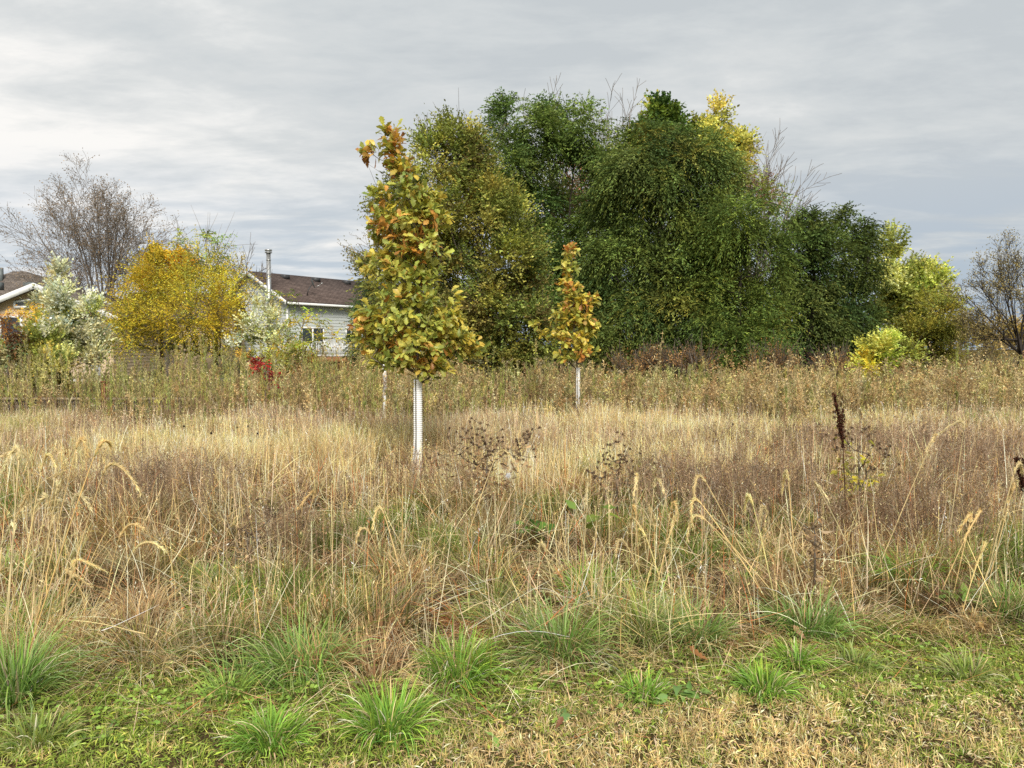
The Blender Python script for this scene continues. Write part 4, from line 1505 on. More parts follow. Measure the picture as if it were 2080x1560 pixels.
# ------------------------------------------------------------------ the two young oaks
def oak(label, D, base, trunk, blobs, zones, n_per, Lf, guard_top, guard_r, split):
    bx = W(base[0], base[1], D)
    b = np.array([bx[0], D, float(ground_h(bx[0], D))])
    root = empty('young_oak', b, label, 'tree', 'young oaks with white trunk guards')
    k = D / F
    nodes, outs, cols = [], [], []
    for (px, py, rx, ry, n) in blobs:
        n = int(n * 1.4)
        u = rdir(n)
        r = (R.random(n) ** .5) * R.uniform(.85, 1.1, n)
        c = W(px, py, D)
        P = c + u * r[:, None] * np.array([rx * k, rx * k * .9, ry * k])
        nodes.append(P)
    P = np.vstack(nodes)
    tp = np.array([b + np.array([0, 0, -.1])] + [W(x, y, D) for x, y in trunk])
    t = np.linspace(0, len(tp) - 1, 5 * (len(tp) - 1) + 1)
    tp = np.stack([np.interp(t, np.arange(len(tp)), tp[:, i]) for i in range(3)], -1)
    tp[6:] += R.normal(0, .012, tp[6:].shape)
    g = skeleton(b, tp, P, .042 * guard_r / .085, .0035, .5, .06, 4, thin=2.2)
    g.build('trunk', M['bark'], root, off=b, smooth=True)
    # leaf rosettes at the twig ends
    # axis point: trunk at the same height
    ix = np.interp(P[:, 2], tp[:, 2], tp[:, 0])
    out = nrm(np.stack([P[:, 0] - ix, P[:, 1] - D, np.full(len(P), .10)], -1))
    m = n_per
    pp = np.repeat(P, m, 0) + R.normal(0, .02, (len(P) * m, 3))
    oo = np.repeat(out, m, 0)
    ax = nrm(oo * .75 + rdir(len(pp)) * .9 + np.array([0, 0, -.12]))
    nm = nrm(np.array([0, -.25, .8]) + oo * .4 + R.normal(0, .45, pp.shape))
    # colours by place in the crown
    cc = np.zeros_like(P)
    sx_, sy_ = 1040 + F * P[:, 0] / D, None
    zz = P[:, 2]
    GR = [(.33, .38, .075), (.43, .46, .09), (.55, .53, .12), (.24, .30, .06)]
    OR = [(.60, .33, .08), (.66, .43, .13), (.48, .23, .06), (.62, .48, .10)]
    YE = [(.60, .52, .08), (.66, .55, .11), (.48, .45, .08)]
    cc = pal(GR, [3, 3, 1.8, 1.2], len(P))
    sc = [GR, YE, OR]
    for (zx, zy, zr, kind, prob) in zones:
        c0 = W(zx, zy, D)
        dist = np.hypot(P[:, 0] - c0[0], P[:, 2] - c0[2]) / (zr * k)
        mk = R.random(len(P)) < prob * .6 * np.exp(-dist ** 2)
        if mk.sum():
            cc[mk] = pal(sc[kind], [1] * len(sc[kind]), int(mk.sum()))
    c = jit(np.repeat(cc, m, 0), .17, .08)
    odd = R.random(len(c)) < .08
    c[odd] = jit(pal(OR + YE, [1] * 7, int(odd.sum())), .15)
    V, f, c = shaped_leaves(OAK_V, OAK_F, pp, ax, nm, Lf * R.uniform(.65, 1.2, len(pp)), c, R.uniform(-.15, .55, len(pp)))
    link('crown', np_mesh('crown', V - b, [f], M['oakleaf'], c), root)
    # corrugated white sleeve, split down the front
    gt = W(base[0], guard_top, D)[2] - b[2]
    nz = int(gt / .0065)
    nth = 28
    z = np.linspace(.0, gt, nz)
    th0 = math.radians(-90 - split[0])
    gap = math.radians(9)
    th = th0 + np.linspace(gap, 2 * math.pi - gap, nth)
    rr = guard_r + .0032 * np.sin(z / .026 * 2 * math.pi)
    X = rr[:, None] * np.cos(th)[None]
    Y = rr[:, None] * np.sin(th)[None]
    Z = np.repeat(z[:, None], nth, 1)
    lf = np.clip(1 - np.linspace(0, 1, nth)[::-1] / .28, 0, 1)[None] * np.clip(1 - z / (gt * split[1]), 0, 1)[:, None] ** 1.6
    X = X - lf * split[2]
    Y = Y - lf * split[2] * .5
    # the sleeve leans with the stem
    sh = (W(trunk[0][0], trunk[0][1], D)[0] - b[0]) * np.minimum(z / (W(trunk[0][0], trunk[0][1], D)[2] - b[2]), 1)[:, None]
    X = X + sh
    V = np.stack([X, Y, Z], -1).reshape(-1, 3)
    i, j = np.meshgrid(np.arange(nz - 1), np.arange(nth - 1), indexing='ij')
    f = np.stack([i * nth + j, i * nth + j + 1, (i + 1) * nth + j + 1, (i + 1) * nth + j], -1).reshape(-1, 4)
    o = link('trunk_guard', np_mesh('trunk_guard', V, [f], M['guard'], None, True), root)
    md = o.modifiers.new('thickness', 'SOLIDIFY')
    md.thickness = .003
    return root


oak('taller young oak with green and orange leaves, its white corrugated guard split at the foot', 9.9, (849, 962),
    [(849, 870), (849, 760), (851, 640), (846, 520), (835, 420), (812, 330), (795, 275)],
    [(793, 272, 20, 12, 7), (752, 308, 16, 16, 6), (800, 305, 24, 20, 11), (815, 350, 35, 25, 18), (845, 400, 55, 35, 34), (775, 400, 28, 15, 10), (870, 440, 52, 35, 36), (805, 460, 60, 32, 36),
     (855, 500, 60, 35, 42), (795, 530, 55, 35, 32), (840, 560, 62, 30, 34), (830, 610, 65, 30, 36), (800, 660, 78, 32, 46), (880, 660, 62, 30, 36), (755, 645, 30, 28, 16), (850, 700, 95, 28, 54),
     (925, 690, 48, 26, 24), (955, 705, 28, 16, 9), (800, 725, 62, 25, 28), (875, 738, 48, 25, 24), (920, 620, 16, 30, 7), (745, 690, 20, 15, 5), (860, 765, 18, 12, 4)],
    [(795, 310, 60, 2, .75), (845, 490, 55, 2, .5), (790, 480, 35, 2, .35), (745, 650, 55, 1, .7), (740, 640, 50, 2, .5), (870, 700, 50, 2, .45), (930, 690, 70, 1, .4), (810, 740, 60, 2, .2), (850, 400, 60, 1, .25)],
    6, .130, 771, .056, (22, .42, .06))
oak('smaller golden leaved young oak further back, with its own white guard', 16.0, (1174, 866),
    [(1174, 800), (1172, 740), (1166, 650), (1160, 560), (1158, 505)],
    [(1160, 512, 14, 14, 8), (1157, 545, 19, 22, 18), (1158, 590, 24, 24, 24), (1172, 615, 34, 20, 24), (1200, 608, 16, 10, 8), (1150, 640, 28, 20, 20), (1175, 650, 32, 22, 26), (1165, 685, 42, 22, 30), (1120, 675, 26, 12, 11), (1095, 660, 10, 8, 4),
     (1200, 665, 16, 18, 10), (1180, 715, 34, 18, 22), (1150, 725, 20, 10, 9)],
    [(1158, 540, 60, 2, .6), (1158, 600, 60, 1, .8), (1165, 600, 40, 2, .5), (1190, 610, 40, 1, .8), (1120, 670, 50, 1, .9), (1160, 690, 70, 1, .8), (1150, 725, 40, 2, .4)],
    5, .15, 747, .042, (15, .3, .02))
g = Geo()
pb = W(781, 740, 17.5)
zz = np.linspace(0, pb[2], 60)
g.tube(np.stack([np.zeros(60), np.zeros(60), zz], -1), .045 + .003 * np.sin(zz / .03 * 6.28), 12)
tag(g.build('white_post', M['guard'], None, (pb[0], 17.5, 0), True), 'white ribbed post half hidden in weeds left of the taller oak', 'post')


# ------------------------------------------------------------------ background trees
K = lambda *c: [tuple(v) for v in c]
# the olive, half thinned tree at the left of the grove
leafy_tree('olive_tree', 'bushy olive and yellow tree at the left end of the grove, thin at the top', 'tree', 25.5, 960,
           [(905, 320, 75, 60), (960, 330, 55, 60), (850, 420, 85, 80), (945, 450, 95, 90), (1010, 420, 55, 60), (800, 560, 70, 100), (930, 570, 110, 100), (1040, 540, 75, 110), (1065, 650, 70, 90), (860, 680, 110, 65), (980, 690, 110, 60), (1000, 730, 130, 40), (760, 700, 40, 60), (890, 500, 90, 80), (970, 390, 60, 60), (1050, 460, 50, 60), (1000, 630, 90, 80), (930, 280, 60, 40)],
           K((.21, .215, .06), (.27, .25, .075), (.155, .18, .05), (.30, .26, .10), (.19, .155, .075)), [3, 2.2, 3.4, 1.0, 1.0], sub=24, nspr=22, nleaf=11, slen=.5, leaf=(.10, .055), droop=.1, r0=.16, twigs=650, twig_len=.9, up=.4, shell=.3, dens=1.1, gain=(1.4, 1.42, 1.1),
           trunk=[(960, None), (965, 690), (985, 560), (960, 420)], bark='bark', var=.22)
bare_tree('bare_tree', 'thin bare twigs rising behind the olive tree on its left', 27.5, 850, [(740, 420, 0), (720, 470, .5), (700, 500, 0), (880, 250, .5), (925, 230, 0), (955, 220, 1), (845, 290, 0), (790, 370, .3), (985, 225, .6), (905, 235, 0)], 3, .09, 'bark_grey', 640,
          leaf_cols=[(.22, .2, .06), (.3, .22, .08)], nleaf=2, leaf=(.08, .05), spread=.5, kids=(3, 4), rmin=.006, upw=.1, shrink=.34)
# green trees of the grove
leafy_tree('green_tree', 'tall mid green tree with an open middle, behind the olive tree', 'tree', 29, 1150,
           [(1060, 250, 75, 50), (1020, 320, 75, 60), (1140, 235, 50, 38), (1195, 250, 35, 50), (1100, 320, 80, 65), (1185, 320, 50, 55), (1010, 400, 60, 50), (1080, 420, 70, 55), (1215, 410, 55, 60), (1180, 530, 60, 60), (1100, 500, 50, 60), (1190, 620, 50, 60), (1215, 480, 60, 70), (1130, 570, 70, 70), (1130, 650, 70, 60), (1225, 330, 50, 50), (1120, 270, 60, 50), (1200, 560, 60, 60)],
           K((.09, .14, .04), (.125, .18, .055), (.07, .11, .034), (.155, .20, .07)), [3, 2.4, 2, 1], sub=25, nspr=26, nleaf=13, slen=.6, leaf=(.13, .045), droop=.4, shell=.7, r0=.2, trunk=[(1150, None), (1152, 600), (1158, 430), (1165, 330)], bark='bark_dark', twigs=60)
leafy_tree('green_tree', 'dark green tree standing behind the open middle of the grove', 'tree', 33, 1200,
           [(1120, 380, 70, 60), (1190, 430, 70, 70), (1110, 480, 70, 70), (1200, 540, 70, 70), (1130, 580, 70, 70), (1260, 400, 60, 60), (1300, 480, 80, 80), (1400, 480, 90, 80), (1450, 560, 80, 80), (1300, 600, 90, 80), (1180, 650, 80, 60)],
           K((.06, .085, .028), (.085, .11, .036), (.10, .09, .04)), [3, 2, 1], sub=30, nspr=20, nleaf=12, slen=.7, leaf=(.15, .06), droop=.3, r0=.2, bark='bark_dark', wood_nodes=.25)
leafy_tree('willow_tree', 'broad dark green drooping tree in the middle of the grove', 'tree', 26.5, 1330,
           [(1290, 330, 75, 60), (1370, 350, 85, 70), (1440, 400, 70, 75), (1255, 420, 60, 70), (1340, 440, 100, 75), (1270, 540, 80, 75), (1390, 540, 110, 85), (1290, 640, 90, 75), (1400, 650, 110, 80), (1240, 690, 55, 55), (1350, 710, 110, 55), (1440, 490, 70, 70), (1320, 290, 60, 40), (1410, 310, 70, 50), (1470, 360, 50, 50)],
           K((.075, .11, .034), (.10, .138, .042), (.055, .085, .028), (.125, .16, .055), (.13, .14, .04)), [3, 3, 2, 1.2, .8], sub=25, nspr=27, nleaf=14, slen=.75, leaf=(.13, .036), droop=.5, shell=.72, dens=1.1, r0=.24, trunk=[(1330, None), (1325, 660), (1300, 560), (1330, 430)], bark='bark_dark', up=.05, twigs=40)
leafy_tree('willow_tree', 'lighter green drooping tree right of the dark one, its boughs reaching the weeds', 'tree', 25.2, 1500,
           [(1500, 450, 65, 65), (1550, 410, 38, 40), (1545, 520, 55, 60), (1480, 540, 70, 70), (1540, 620, 62, 70), (1480, 640, 75, 75), (1550, 690, 55, 50), (1490, 715, 70, 45), (1450, 600, 60, 70)],
           K((.095, .14, .038), (.12, .165, .045), (.07, .11, .03), (.15, .17, .05)), [3, 2.6, 2, 1.2], sub=24, nspr=26, nleaf=14, shell=.7, slen=.68, leaf=(.11, .032), droop=.42, r0=.18, bark='bark_dark', up=.05)
leafy_tree('cottonwood', 'dark green tree top with yellowing leaves rising above the grove', 'tree', 33, 1345,
           [(1335, 232, 34, 38), (1370, 268, 36, 38), (1308, 285, 30, 36), (1345, 330, 60, 46)],
           K((.075, .13, .03), (.11, .17, .04), (.22, .24, .05), (.05, .09, .025)), [3, 2.4, 1.2, 1.5], sub=20, nspr=24, nleaf=10, slen=.5, leaf=(.15, .11), droop=.2, r0=.2, bark='bark_grey', up=.5)
leafy_tree('yellow_tree', 'pale yellow green tree top at the upper right of the grove', 'tree', 33, 1445,
           [(1447, 240, 30, 32), (1440, 285, 36, 40), (1478, 292, 36, 26), (1430, 330, 44, 40), (1508, 295, 18, 12), (1480, 340, 50, 36)],
           K((.36, .34, .10), (.28, .29, .08), (.44, .40, .15), (.19, .22, .06)), [3, 2.6, 1.4, 1.2], sub=20, nspr=20, nleaf=10, slen=.5, leaf=(.14, .09), droop=.15, r0=.16, up=.6)
leafy_tree('red_leaved_tree', 'thinly leaved reddish tree behind the right side of the grove', 'tree', 36, 1530,
           [(1525, 330, 26, 34), (1535, 385, 40, 45), (1405, 300, 16, 28), (1560, 420, 30, 30), (1500, 370, 30, 40)],
           K((.20, .11, .085), (.24, .15, .11), (.16, .08, .06), (.22, .17, .09)), [3, 2, 2, 1], sub=20, nspr=12, nleaf=9, slen=.5, leaf=(.10, .06), droop=.0, r0=.14, up=.7, twigs=160, twig_len=1.0, bark='bark_grey')
leafy_tree('red_leaved_tree', 'reddish foliage glimpsed through the open middle of the green tree', 'tree', 35, 1175,
           [(1175, 350, 40, 45), (1140, 400, 40, 40), (1190, 430, 40, 40)],
           K((.32, .17, .13), (.38, .24, .18), (.26, .15, .1)), [3, 2, 2], sub=20, nspr=12, nleaf=9, slen=.5, leaf=(.12, .06), droop=.0, r0=.14, up=.7, twigs=120, twig_len=.8, bark='bark_grey')
bare_tree('bare_tree', 'bare grey tree leaning out at the right shoulder of the grove', 37, 1520, [(1560, 330, 0), (1590, 320, 1), (1615, 350, 0), (1635, 390, 1), (1640, 430, 0), (1600, 370, -1), (1570, 300, 1)], 3, .16, 'bark_grey', 600, spread=.5, kids=(3, 5), rmin=.010, upw=.12, shrink=.42, reach=.95)
bare_tree('bare_tree', 'bare twig tops above the green trees at the left of the grove', 36, 1130, [(1060, 195, 0), (1085, 185, 1), (1110, 180, 0), (1130, 200, -1), (1180, 215, 0), (1215, 210, 0)], 3, .14, 'bark_grey', 480, spread=.5, kids=(3, 5), rmin=.009, upw=.12, shrink=.38, reach=.88)
bare_tree('bare_tree', 'bare twig tops above the middle of the grove', 36.5, 1255, [(1225, 205, 0), (1245, 195, 1), (1270, 185, 0), (1290, 185, -1), (1240, 250, 0), (1300, 220, 0)], 3, .14, 'bark_grey', 480, spread=.5, kids=(3, 5), rmin=.009, upw=.12, shrink=.38, reach=.88)
leafy_tree('dark_green_tree', 'dense dark green tree right of the drooping trees, with a bough near the ground', 'tree', 29, 1655,
           [(1650, 460, 45, 42), (1620, 510, 50, 55), (1680, 510, 40, 50), (1650, 570, 75, 60), (1625, 640, 55, 60), (1690, 640, 60, 55), (1650, 700, 80, 40)],
           K((.062, .092, .028), (.09, .122, .036), (.046, .07, .022), (.12, .15, .05)), [3, 2.5, 2, 1], sub=23, nspr=28, nleaf=12, slen=.6, leaf=(.13, .05), droop=.4, r0=.2, bark='bark_dark', trunk=[(1610, None), (1640, 700), (1655, 600), (1655, 500)])
leafy_tree('dark_green_tree', 'darkest round topped tree at the right end of the green grove', 'tree', 31, 1735,
           [(1735, 470, 40, 36), (1765, 485, 28, 28), (1740, 540, 50, 60), (1725, 610, 50, 55), (1755, 650, 40, 50), (1715, 450, 22, 22), (1720, 700, 55, 40)],
           K((.05, .076, .024), (.07, .10, .03), (.036, .057, .02), (.10, .125, .04)), [3, 2.5, 2, .8], sub=23, nspr=28, nleaf=12, slen=.6, leaf=(.14, .05), droop=.5, r0=.2, bark='bark_dark')
leafy_tree('yellow_maple', 'pale yellow green maple standing right of the dark grove', 'tree', 35, 1835,
           [(1815, 495, 28, 34), (1835, 545, 50, 42), (1880, 560, 30, 30), (1820, 600, 60, 50), (1880, 610, 40, 40), (1905, 580, 15, 15), (1840, 660, 66, 50), (1800, 650, 40, 60), (1800, 560, 40, 50), (1860, 600, 60, 45), (1900, 630, 40, 40)],
           K((.30, .32, .11), (.25, .28, .08), (.36, .37, .18), (.18, .22, .05)), [3, 3, 1.2, 2], sub=21, nspr=22, nleaf=10, slen=.5, leaf=(.13, .09), droop=.1, r0=.16, up=.6)
leafy_tree('olive_tree', 'mustard olive bushy tree between the yellow maple and the bare one', 'tree', 33, 1890,
           [(1860, 690, 50, 45), (1905, 645, 40, 45), (1925, 690, 40, 40), (1880, 720, 60, 25), (1840, 720, 40, 25)],
           K((.19, .195, .045), (.235, .225, .055), (.15, .16, .04)), [3, 2, 2], sub=22, nspr=26, nleaf=11, slen=.5, leaf=(.11, .05), droop=.1, r0=.1, up=.5, twigs=120)
leafy_tree('olive_tree', 'low dull olive thicket at the foot of the right hand bare tree', 'tree', 36, 2000,
           [(1960, 690, 40, 40), (2010, 690, 50, 40), (2050, 680, 40, 40), (1990, 725, 90, 25), (2090, 690, 40, 50), (1975, 660, 30, 30)],
           K((.24, .19, .07), (.19, .16, .055), (.30, .23, .10)), [3, 2, 2], sub=22, nspr=16, nleaf=9, slen=.5, leaf=(.10, .045), droop=.05, r0=.08, up=.6, twigs=260, twig_len=.8)
bare_tree('bare_tree', 'nearly bare spreading tree at the right edge with a few yellow leaves', 30, 2072, [(1965, 620, -.5), (1960, 570, 0), (1985, 540, .6), (2010, 520, 0), (2040, 500, .5), (2075, 490, -.4), (2110, 500, 0), (2150, 540, .3), (1970, 680, -.6), (2020, 600, -1), (2180, 600, 0)], 4, .10, 'bark_dark', 690,
          leaf_cols=[(.34, .28, .1), (.28, .22, .09), (.4, .33, .14)], nleaf=2, leaf=(.07, .04), spread=.5, kids=(3, 4), rmin=.006, upw=.2)
bare_tree('dead_snag', 'thin dead pole of a tree between the olive tree and the right hand bare tree', 40, 1953, [(1951, 600, 0), (1940, 640, 0)], 1, .07, 'bark_grey', 640, spread=.2, kids=(1, 2))
leafy_tree('yellow_shrub', 'small shrub, pale green above and orange yellow below, at the foot of the dark trees', 'shrub', 23, 1778,
           [(1770, 738, 34, 22), (1797, 715, 22, 34), (1758, 705, 12, 22), (1805, 690, 10, 14)],
           K((.40, .34, .06), (.42, .28, .06), (.32, .33, .08)), [2, .7, 1.4], sub=13, nspr=18, nleaf=9, slen=.3, leaf=(.09, .045), droop=.1, r0=.03, up=.6,
           blob_cols={1: (K((.30, .38, .08), (.44, .46, .14)), [2, 1]), 3: (K((.34, .44, .14),), [1])})
for (px, D, w, lab) in [(1290, 24.5, 70, 'reddish brown dead shrub below the dark drooping tree'), (1400, 24, 60, 'second reddish brown dead shrub, right of the one below the dark tree'), (1560, 24, 60, 'brown dead shrub below the lighter drooping tree'), (1690, 25, 60, 'grey brown dead shrub before the dark green tree with the low bough')]:
    leafy_tree('dead_shrub', lab, 'shrub', D, px, [(px, 750, w, 22), (px + 20, 735, w * .6, 18)], K((.20, .12, .065), (.27, .17, .09), (.14, .085, .05)), [2, 2, 1], sub=16, nspr=12, nleaf=8, slen=.35, leaf=(.06, .025), droop=-.1, r0=.03, up=.8, twigs=150, twig_len=.6, bark='bark', group='dead shrubs before the grove')

# ---- left side
bare_tree('bare_tree', 'large bare fan shaped tree behind the left house', 42, 215, [(85, 440, 0), (85, 405, 1), (115, 375, -1), (145, 370, 0), (190, 365, 1), (235, 385, -.5), (280, 415, 0), (318, 450, 0), (300, 490, 1), (105, 500, -1), (100, 550, 0), (170, 410, -1), (250, 430, 1), (270, 380, 0)], 4, .2, 'bark_grey', 655,
          leaf_cols=[(.34, .25, .16), (.28, .2, .12)], nleaf=1, leaf=(.08, .06), spread=.6, kids=(4, 6), rmin=.0075, upw=.06, shrink=.46, limb_r=.3)
leafy_tree('orange_maple', 'orange topped maple behind the yellow locust', 'tree', 37, 340, [(335, 530, 42, 24), (370, 530, 26, 24), (345, 560, 60, 30), (300, 550, 26, 20)], K((.46, .27, .03), (.42, .34, .04), (.46, .27, .04)), [3, 3, 1], sub=18, nspr=26, nleaf=10, slen=.45, leaf=(.12, .09), droop=.1, r0=.14, up=.5)
leafy_tree('yellow_locust', 'broad golden yellow locust tree between the two houses', 'tree', 31, 350,
           [(380, 590, 85, 50), (300, 610, 62, 50), (450, 610, 45, 60), (350, 640, 90, 50), (260, 660, 45, 45), (430, 665, 70, 45), (340, 700, 100, 40), (280, 580, 30, 30), (255, 700, 45, 30), (420, 715, 70, 28), (480, 590, 30, 35), (360, 560, 80, 40), (400, 640, 110, 60), (300, 660, 90, 60), (470, 650, 40, 50), (283, 560, 14, 28), (318, 535, 14, 26), (432, 540, 14, 30), (488, 560, 12, 30), (236, 620, 22, 20), (400, 520, 16, 24), (228, 665, 18, 16)],
           K((.46, .36, .04), (.52, .41, .055), (.36, .32, .04), (.27, .27, .045)), [3, 2.4, 2, 1.2], sub=19, nspr=18, nleaf=15, slen=.85, leaf=(.08, .034), droop=.12, dens=.5, gain=(1.4, 1.3, 1.1), shell=.2, out=.9, wood_nodes=.7, r0=.14, bark='bark', trunk=[(350, None), (352, 745), (380, 690), (390, 620)], up=.45, twigs=260, twig_len=.8,
           blob_cols={3: (K((.34, .31, .04), (.22, .24, .045)), [2, 1.4]), 6: (K((.32, .29, .04), (.20, .22, .045)), [2, 1.4]), 8: (K((.36, .32, .04), (.24, .25, .05)), [2, 1]), 9: (K((.32, .29, .04), (.20, .22, .045)), [2, 1.4])})
leafy_tree('sparse_green_tree', 'thin tree with sparse green pinnate leaves rising behind the yellow locust', 'tree', 33, 440,
           [(418, 485, 16, 22), (440, 500, 18, 22), (430, 530, 30, 26), (465, 545, 18, 20), (360, 490, 12, 12), (375, 500, 10, 10), (480, 580, 24, 24), (420, 570, 40, 30)],
           K((.16, .24, .07), (.24, .28, .09), (.12, .18, .05)), [2, 2, 1], sub=12, nspr=5, nleaf=14, slen=.6, dens=.62, leaf=(.11, .045), droop=.5, r0=.1, up=.3, twigs=60, twig_len=1.2, bark='bark_grey')
bare_tree('bare_tree', 'slender bare twigs between the yellow locust and the grey house', 32, 485, [(480, 520, 0), (505, 530, .5), (528, 500, 0), (460, 520, 0), (540, 540, .5)], 3, .05, 'bark', 650, spread=.5, kids=(2, 3), rmin=.007)
PW = K((.44, .45, .37), (.36, .38, .26), (.20, .24, .10), (.28, .29, .09))
leafy_tree('white_poplar', 'tall sapling with silvery white leaves in front of the tan house', 'tree', 24, 125,
           [(117, 560, 9, 26), (122, 600, 20, 24), (125, 640, 40, 36), (185, 630, 20, 32), (85, 615, 18, 24), (150, 680, 50, 40), (195, 690, 26, 30), (120, 700, 40, 40), (160, 730, 45, 25)],
           PW, [4.5, 3, .8, .3], sub=13, nspr=13, nleaf=9, slen=.3, leaf=(.10, .055), droop=-.1, r0=.05, bark='bark_grey', up=.8, trunk=[(125, None), (123, 700), (120, 620), (117, 560)], group='white leaved poplar saplings')
leafy_tree('white_poplar', 'shorter white and yellow leaved sapling left of the tall white one', 'tree', 22.5, 85,
           [(72, 665, 14, 26), (85, 700, 34, 36), (60, 740, 40, 30), (110, 750, 40, 36), (100, 790, 40, 30)],
           K((.46, .46, .36), (.36, .36, .16), (.20, .23, .07), (.36, .30, .09)), [2, 2, 2, 1], sub=13, nspr=13, nleaf=9, slen=.3, leaf=(.10, .055), droop=-.1, r0=.04, bark='bark_grey', up=.8, group='white leaved poplar saplings')
leafy_tree('white_poplar', 'low white leaved sapling at the left edge below the dark windows', 'tree', 22, 20,
           [(15, 715, 28, 20), (35, 740, 30, 22), (-10, 740, 30, 28)], PW, [4, 2, 1, .5], sub=13, nspr=12, nleaf=9, slen=.3, leaf=(.10, .055), droop=-.1, r0=.03, bark='bark_grey', up=.8, group='white leaved poplar saplings')
leafy_tree('white_poplar', 'white leaved sapling in front of the grey house', 'tree', 25, 545,
           [(540, 620, 20, 28), (515, 660, 25, 30), (555, 660, 28, 34), (580, 690, 24, 24), (530, 700, 38, 26), (575, 715, 36, 26), (480, 700, 16, 20)],
           PW, [4, 3, .8, .6], sub=13, nspr=10, nleaf=8, slen=.3, leaf=(.10, .055), droop=-.1, r0=.045, bark='bark_grey', up=.7, dens=.5,
           blob_cols={5: (K((.50, .22, .06), (.44, .34, .09), (.40, .42, .2)), [1.2, 1, 1])}, group='white leaved poplar saplings')
leafy_tree('locust_sapling', 'young locust with green and yellow leaves before the grey house window', 'tree', 23, 610,
           [(628, 632, 14, 12), (648, 650, 16, 14), (615, 655, 22, 20), (600, 600, 14, 14), (595, 640, 18, 16), (645, 690, 20, 12), (680, 685, 18, 6), (620, 690, 26, 18), (575, 600, 10, 8), (605, 720, 34, 20)],
           K((.16, .23, .05), (.24, .28, .06), (.46, .36, .05)), [2.4, 2, 1], sub=11, nspr=6, nleaf=14, slen=.35, leaf=(.07, .03), droop=.45, r0=.03, up=.2, bark='bark', dens=.45,
           blob_cols={2: (K((.52, .38, .04), (.44, .32, .04)), [1, 1])})
leafy_tree('brown_sapling', 'sapling with orange and dark brown leaves before the left house window', 'tree', 21.5, 12,
           [(55, 628, 32, 8), (35, 645, 22, 16), (15, 680, 26, 22), (30, 700, 22, 16), (5, 650, 18, 20)],
           K((.40, .24, .04), (.46, .30, .06)), [1, 1], sub=10, nspr=7, nleaf=13, slen=.3, dens=.45, leaf=(.065, .028), droop=.5, r0=.03, up=.1, bark='bark',
           blob_cols={2: (K((.09, .04, .03), (.16, .07, .04)), [1, 1]), 3: (K((.08, .035, .03), (.14, .07, .04)), [1, 1]), 4: (K((.20, .09, .04), (.34, .17, .05)), [1, 1])})
leafy_tree('red_sumac', 'small crimson leaved shrub in the weeds below the grey house', 'shrub', 20.5, 535,
           [(522, 742, 9, 11), (555, 768, 13, 9)], K((.55, .03, .06), (.46, .06, .05), (.60, .10, .10)), [2, 1.4, 1], gain=(1.1, 1, 1), sub=8, nspr=7, nleaf=9, slen=.2, leaf=(.085, .035), droop=.2, r0=.015, up=.3)
leafy_tree('orange_shrub', 'orange and green shrub under the white leaved sapling by the grey house', 'shrub', 23, 600,
           [(560, 735, 34, 16), (620, 730, 30, 16), (600, 755, 40, 14), (500, 735, 24, 12)], K((.30, .15, .045), (.26, .23, .06), (.34, .24, .06), (.18, .2, .05)), [1, 2, 1, 1.8], sub=13, nspr=14, nleaf=9, slen=.3, leaf=(.07, .035), droop=.1, r0=.03, up=.5)
leafy_tree('dark_conifer', 'dark evergreen peeping out behind the taller oak', 'tree', 34, 755,
           [(750, 560, 22, 40), (755, 630, 36, 50), (750, 700, 44, 40)], K((.05, .08, .03), (.035, .06, .022)), [1, 1], sub=16, nspr=18, nleaf=12, slen=.5, leaf=(.12, .03), droop=.3, r0=.1, bark='bark_dark', up=0)
leafy_tree('vine_tangle', 'brown vine tangle hanging below the orange deck edge', 'vine', 44, 660, [(640, 745, 40, 10), (690, 745, 50, 10)], K((.16, .09, .05), (.24, .13, .06), (.2, .18, .07)), [2, 1, 1], sub=16, nspr=16, nleaf=10, slen=.6, leaf=(.10, .05), droop=.9, r0=.05, up=-.2)
leafy_tree('thicket', 'dark understory thicket closing the gaps behind the grove', 'shrub', 33.5, 1250,
           [(x, 655 + 16 * math.sin(x), 66, 84, R.uniform(-1, 1)) for x in range(800, 1740, 62)], K((.05, .075, .025), (.075, .09, .03), (.10, .09, .04)), [2, 2, 1], sub=30, nspr=15, nleaf=12, slen=.7, leaf=(.17, .07), droop=.2, r0=.1, up=.4, bark='bark_dark', wood_nodes=.2)
leafy_tree('far_hedge', 'distant dull hedge line beyond the right hand bare tree', 'hedge', 62, 2000,
           [(x, 697 + 5 * math.sin(x * .7), 40, 15, 0) for x in range(1830, 2300, 36)], K((.12, .11, .06), (.17, .14, .08), (.09, .10, .05)), [2, 2, 1], sub=16, nspr=12, nleaf=9, slen=.8, leaf=(.26, .12), droop=.1, r0=.1, up=.6, bark='bark_grey', wood_nodes=.2)
leafy_tree('far_hedge', 'distant dull hedge between the two houses', 'hedge', 66, 380,
           [(x, 698 + 5 * math.sin(x * .7), 40, 16, 0) for x in range(200, 560, 36)], K((.12, .12, .06), (.15, .14, .08), (.09, .10, .05)), [2, 2, 1], sub=16, nspr=12, nleaf=9, slen=.8, leaf=(.26, .12), droop=.1, r0=.1, up=.6, bark='bark_grey', wood_nodes=.2)


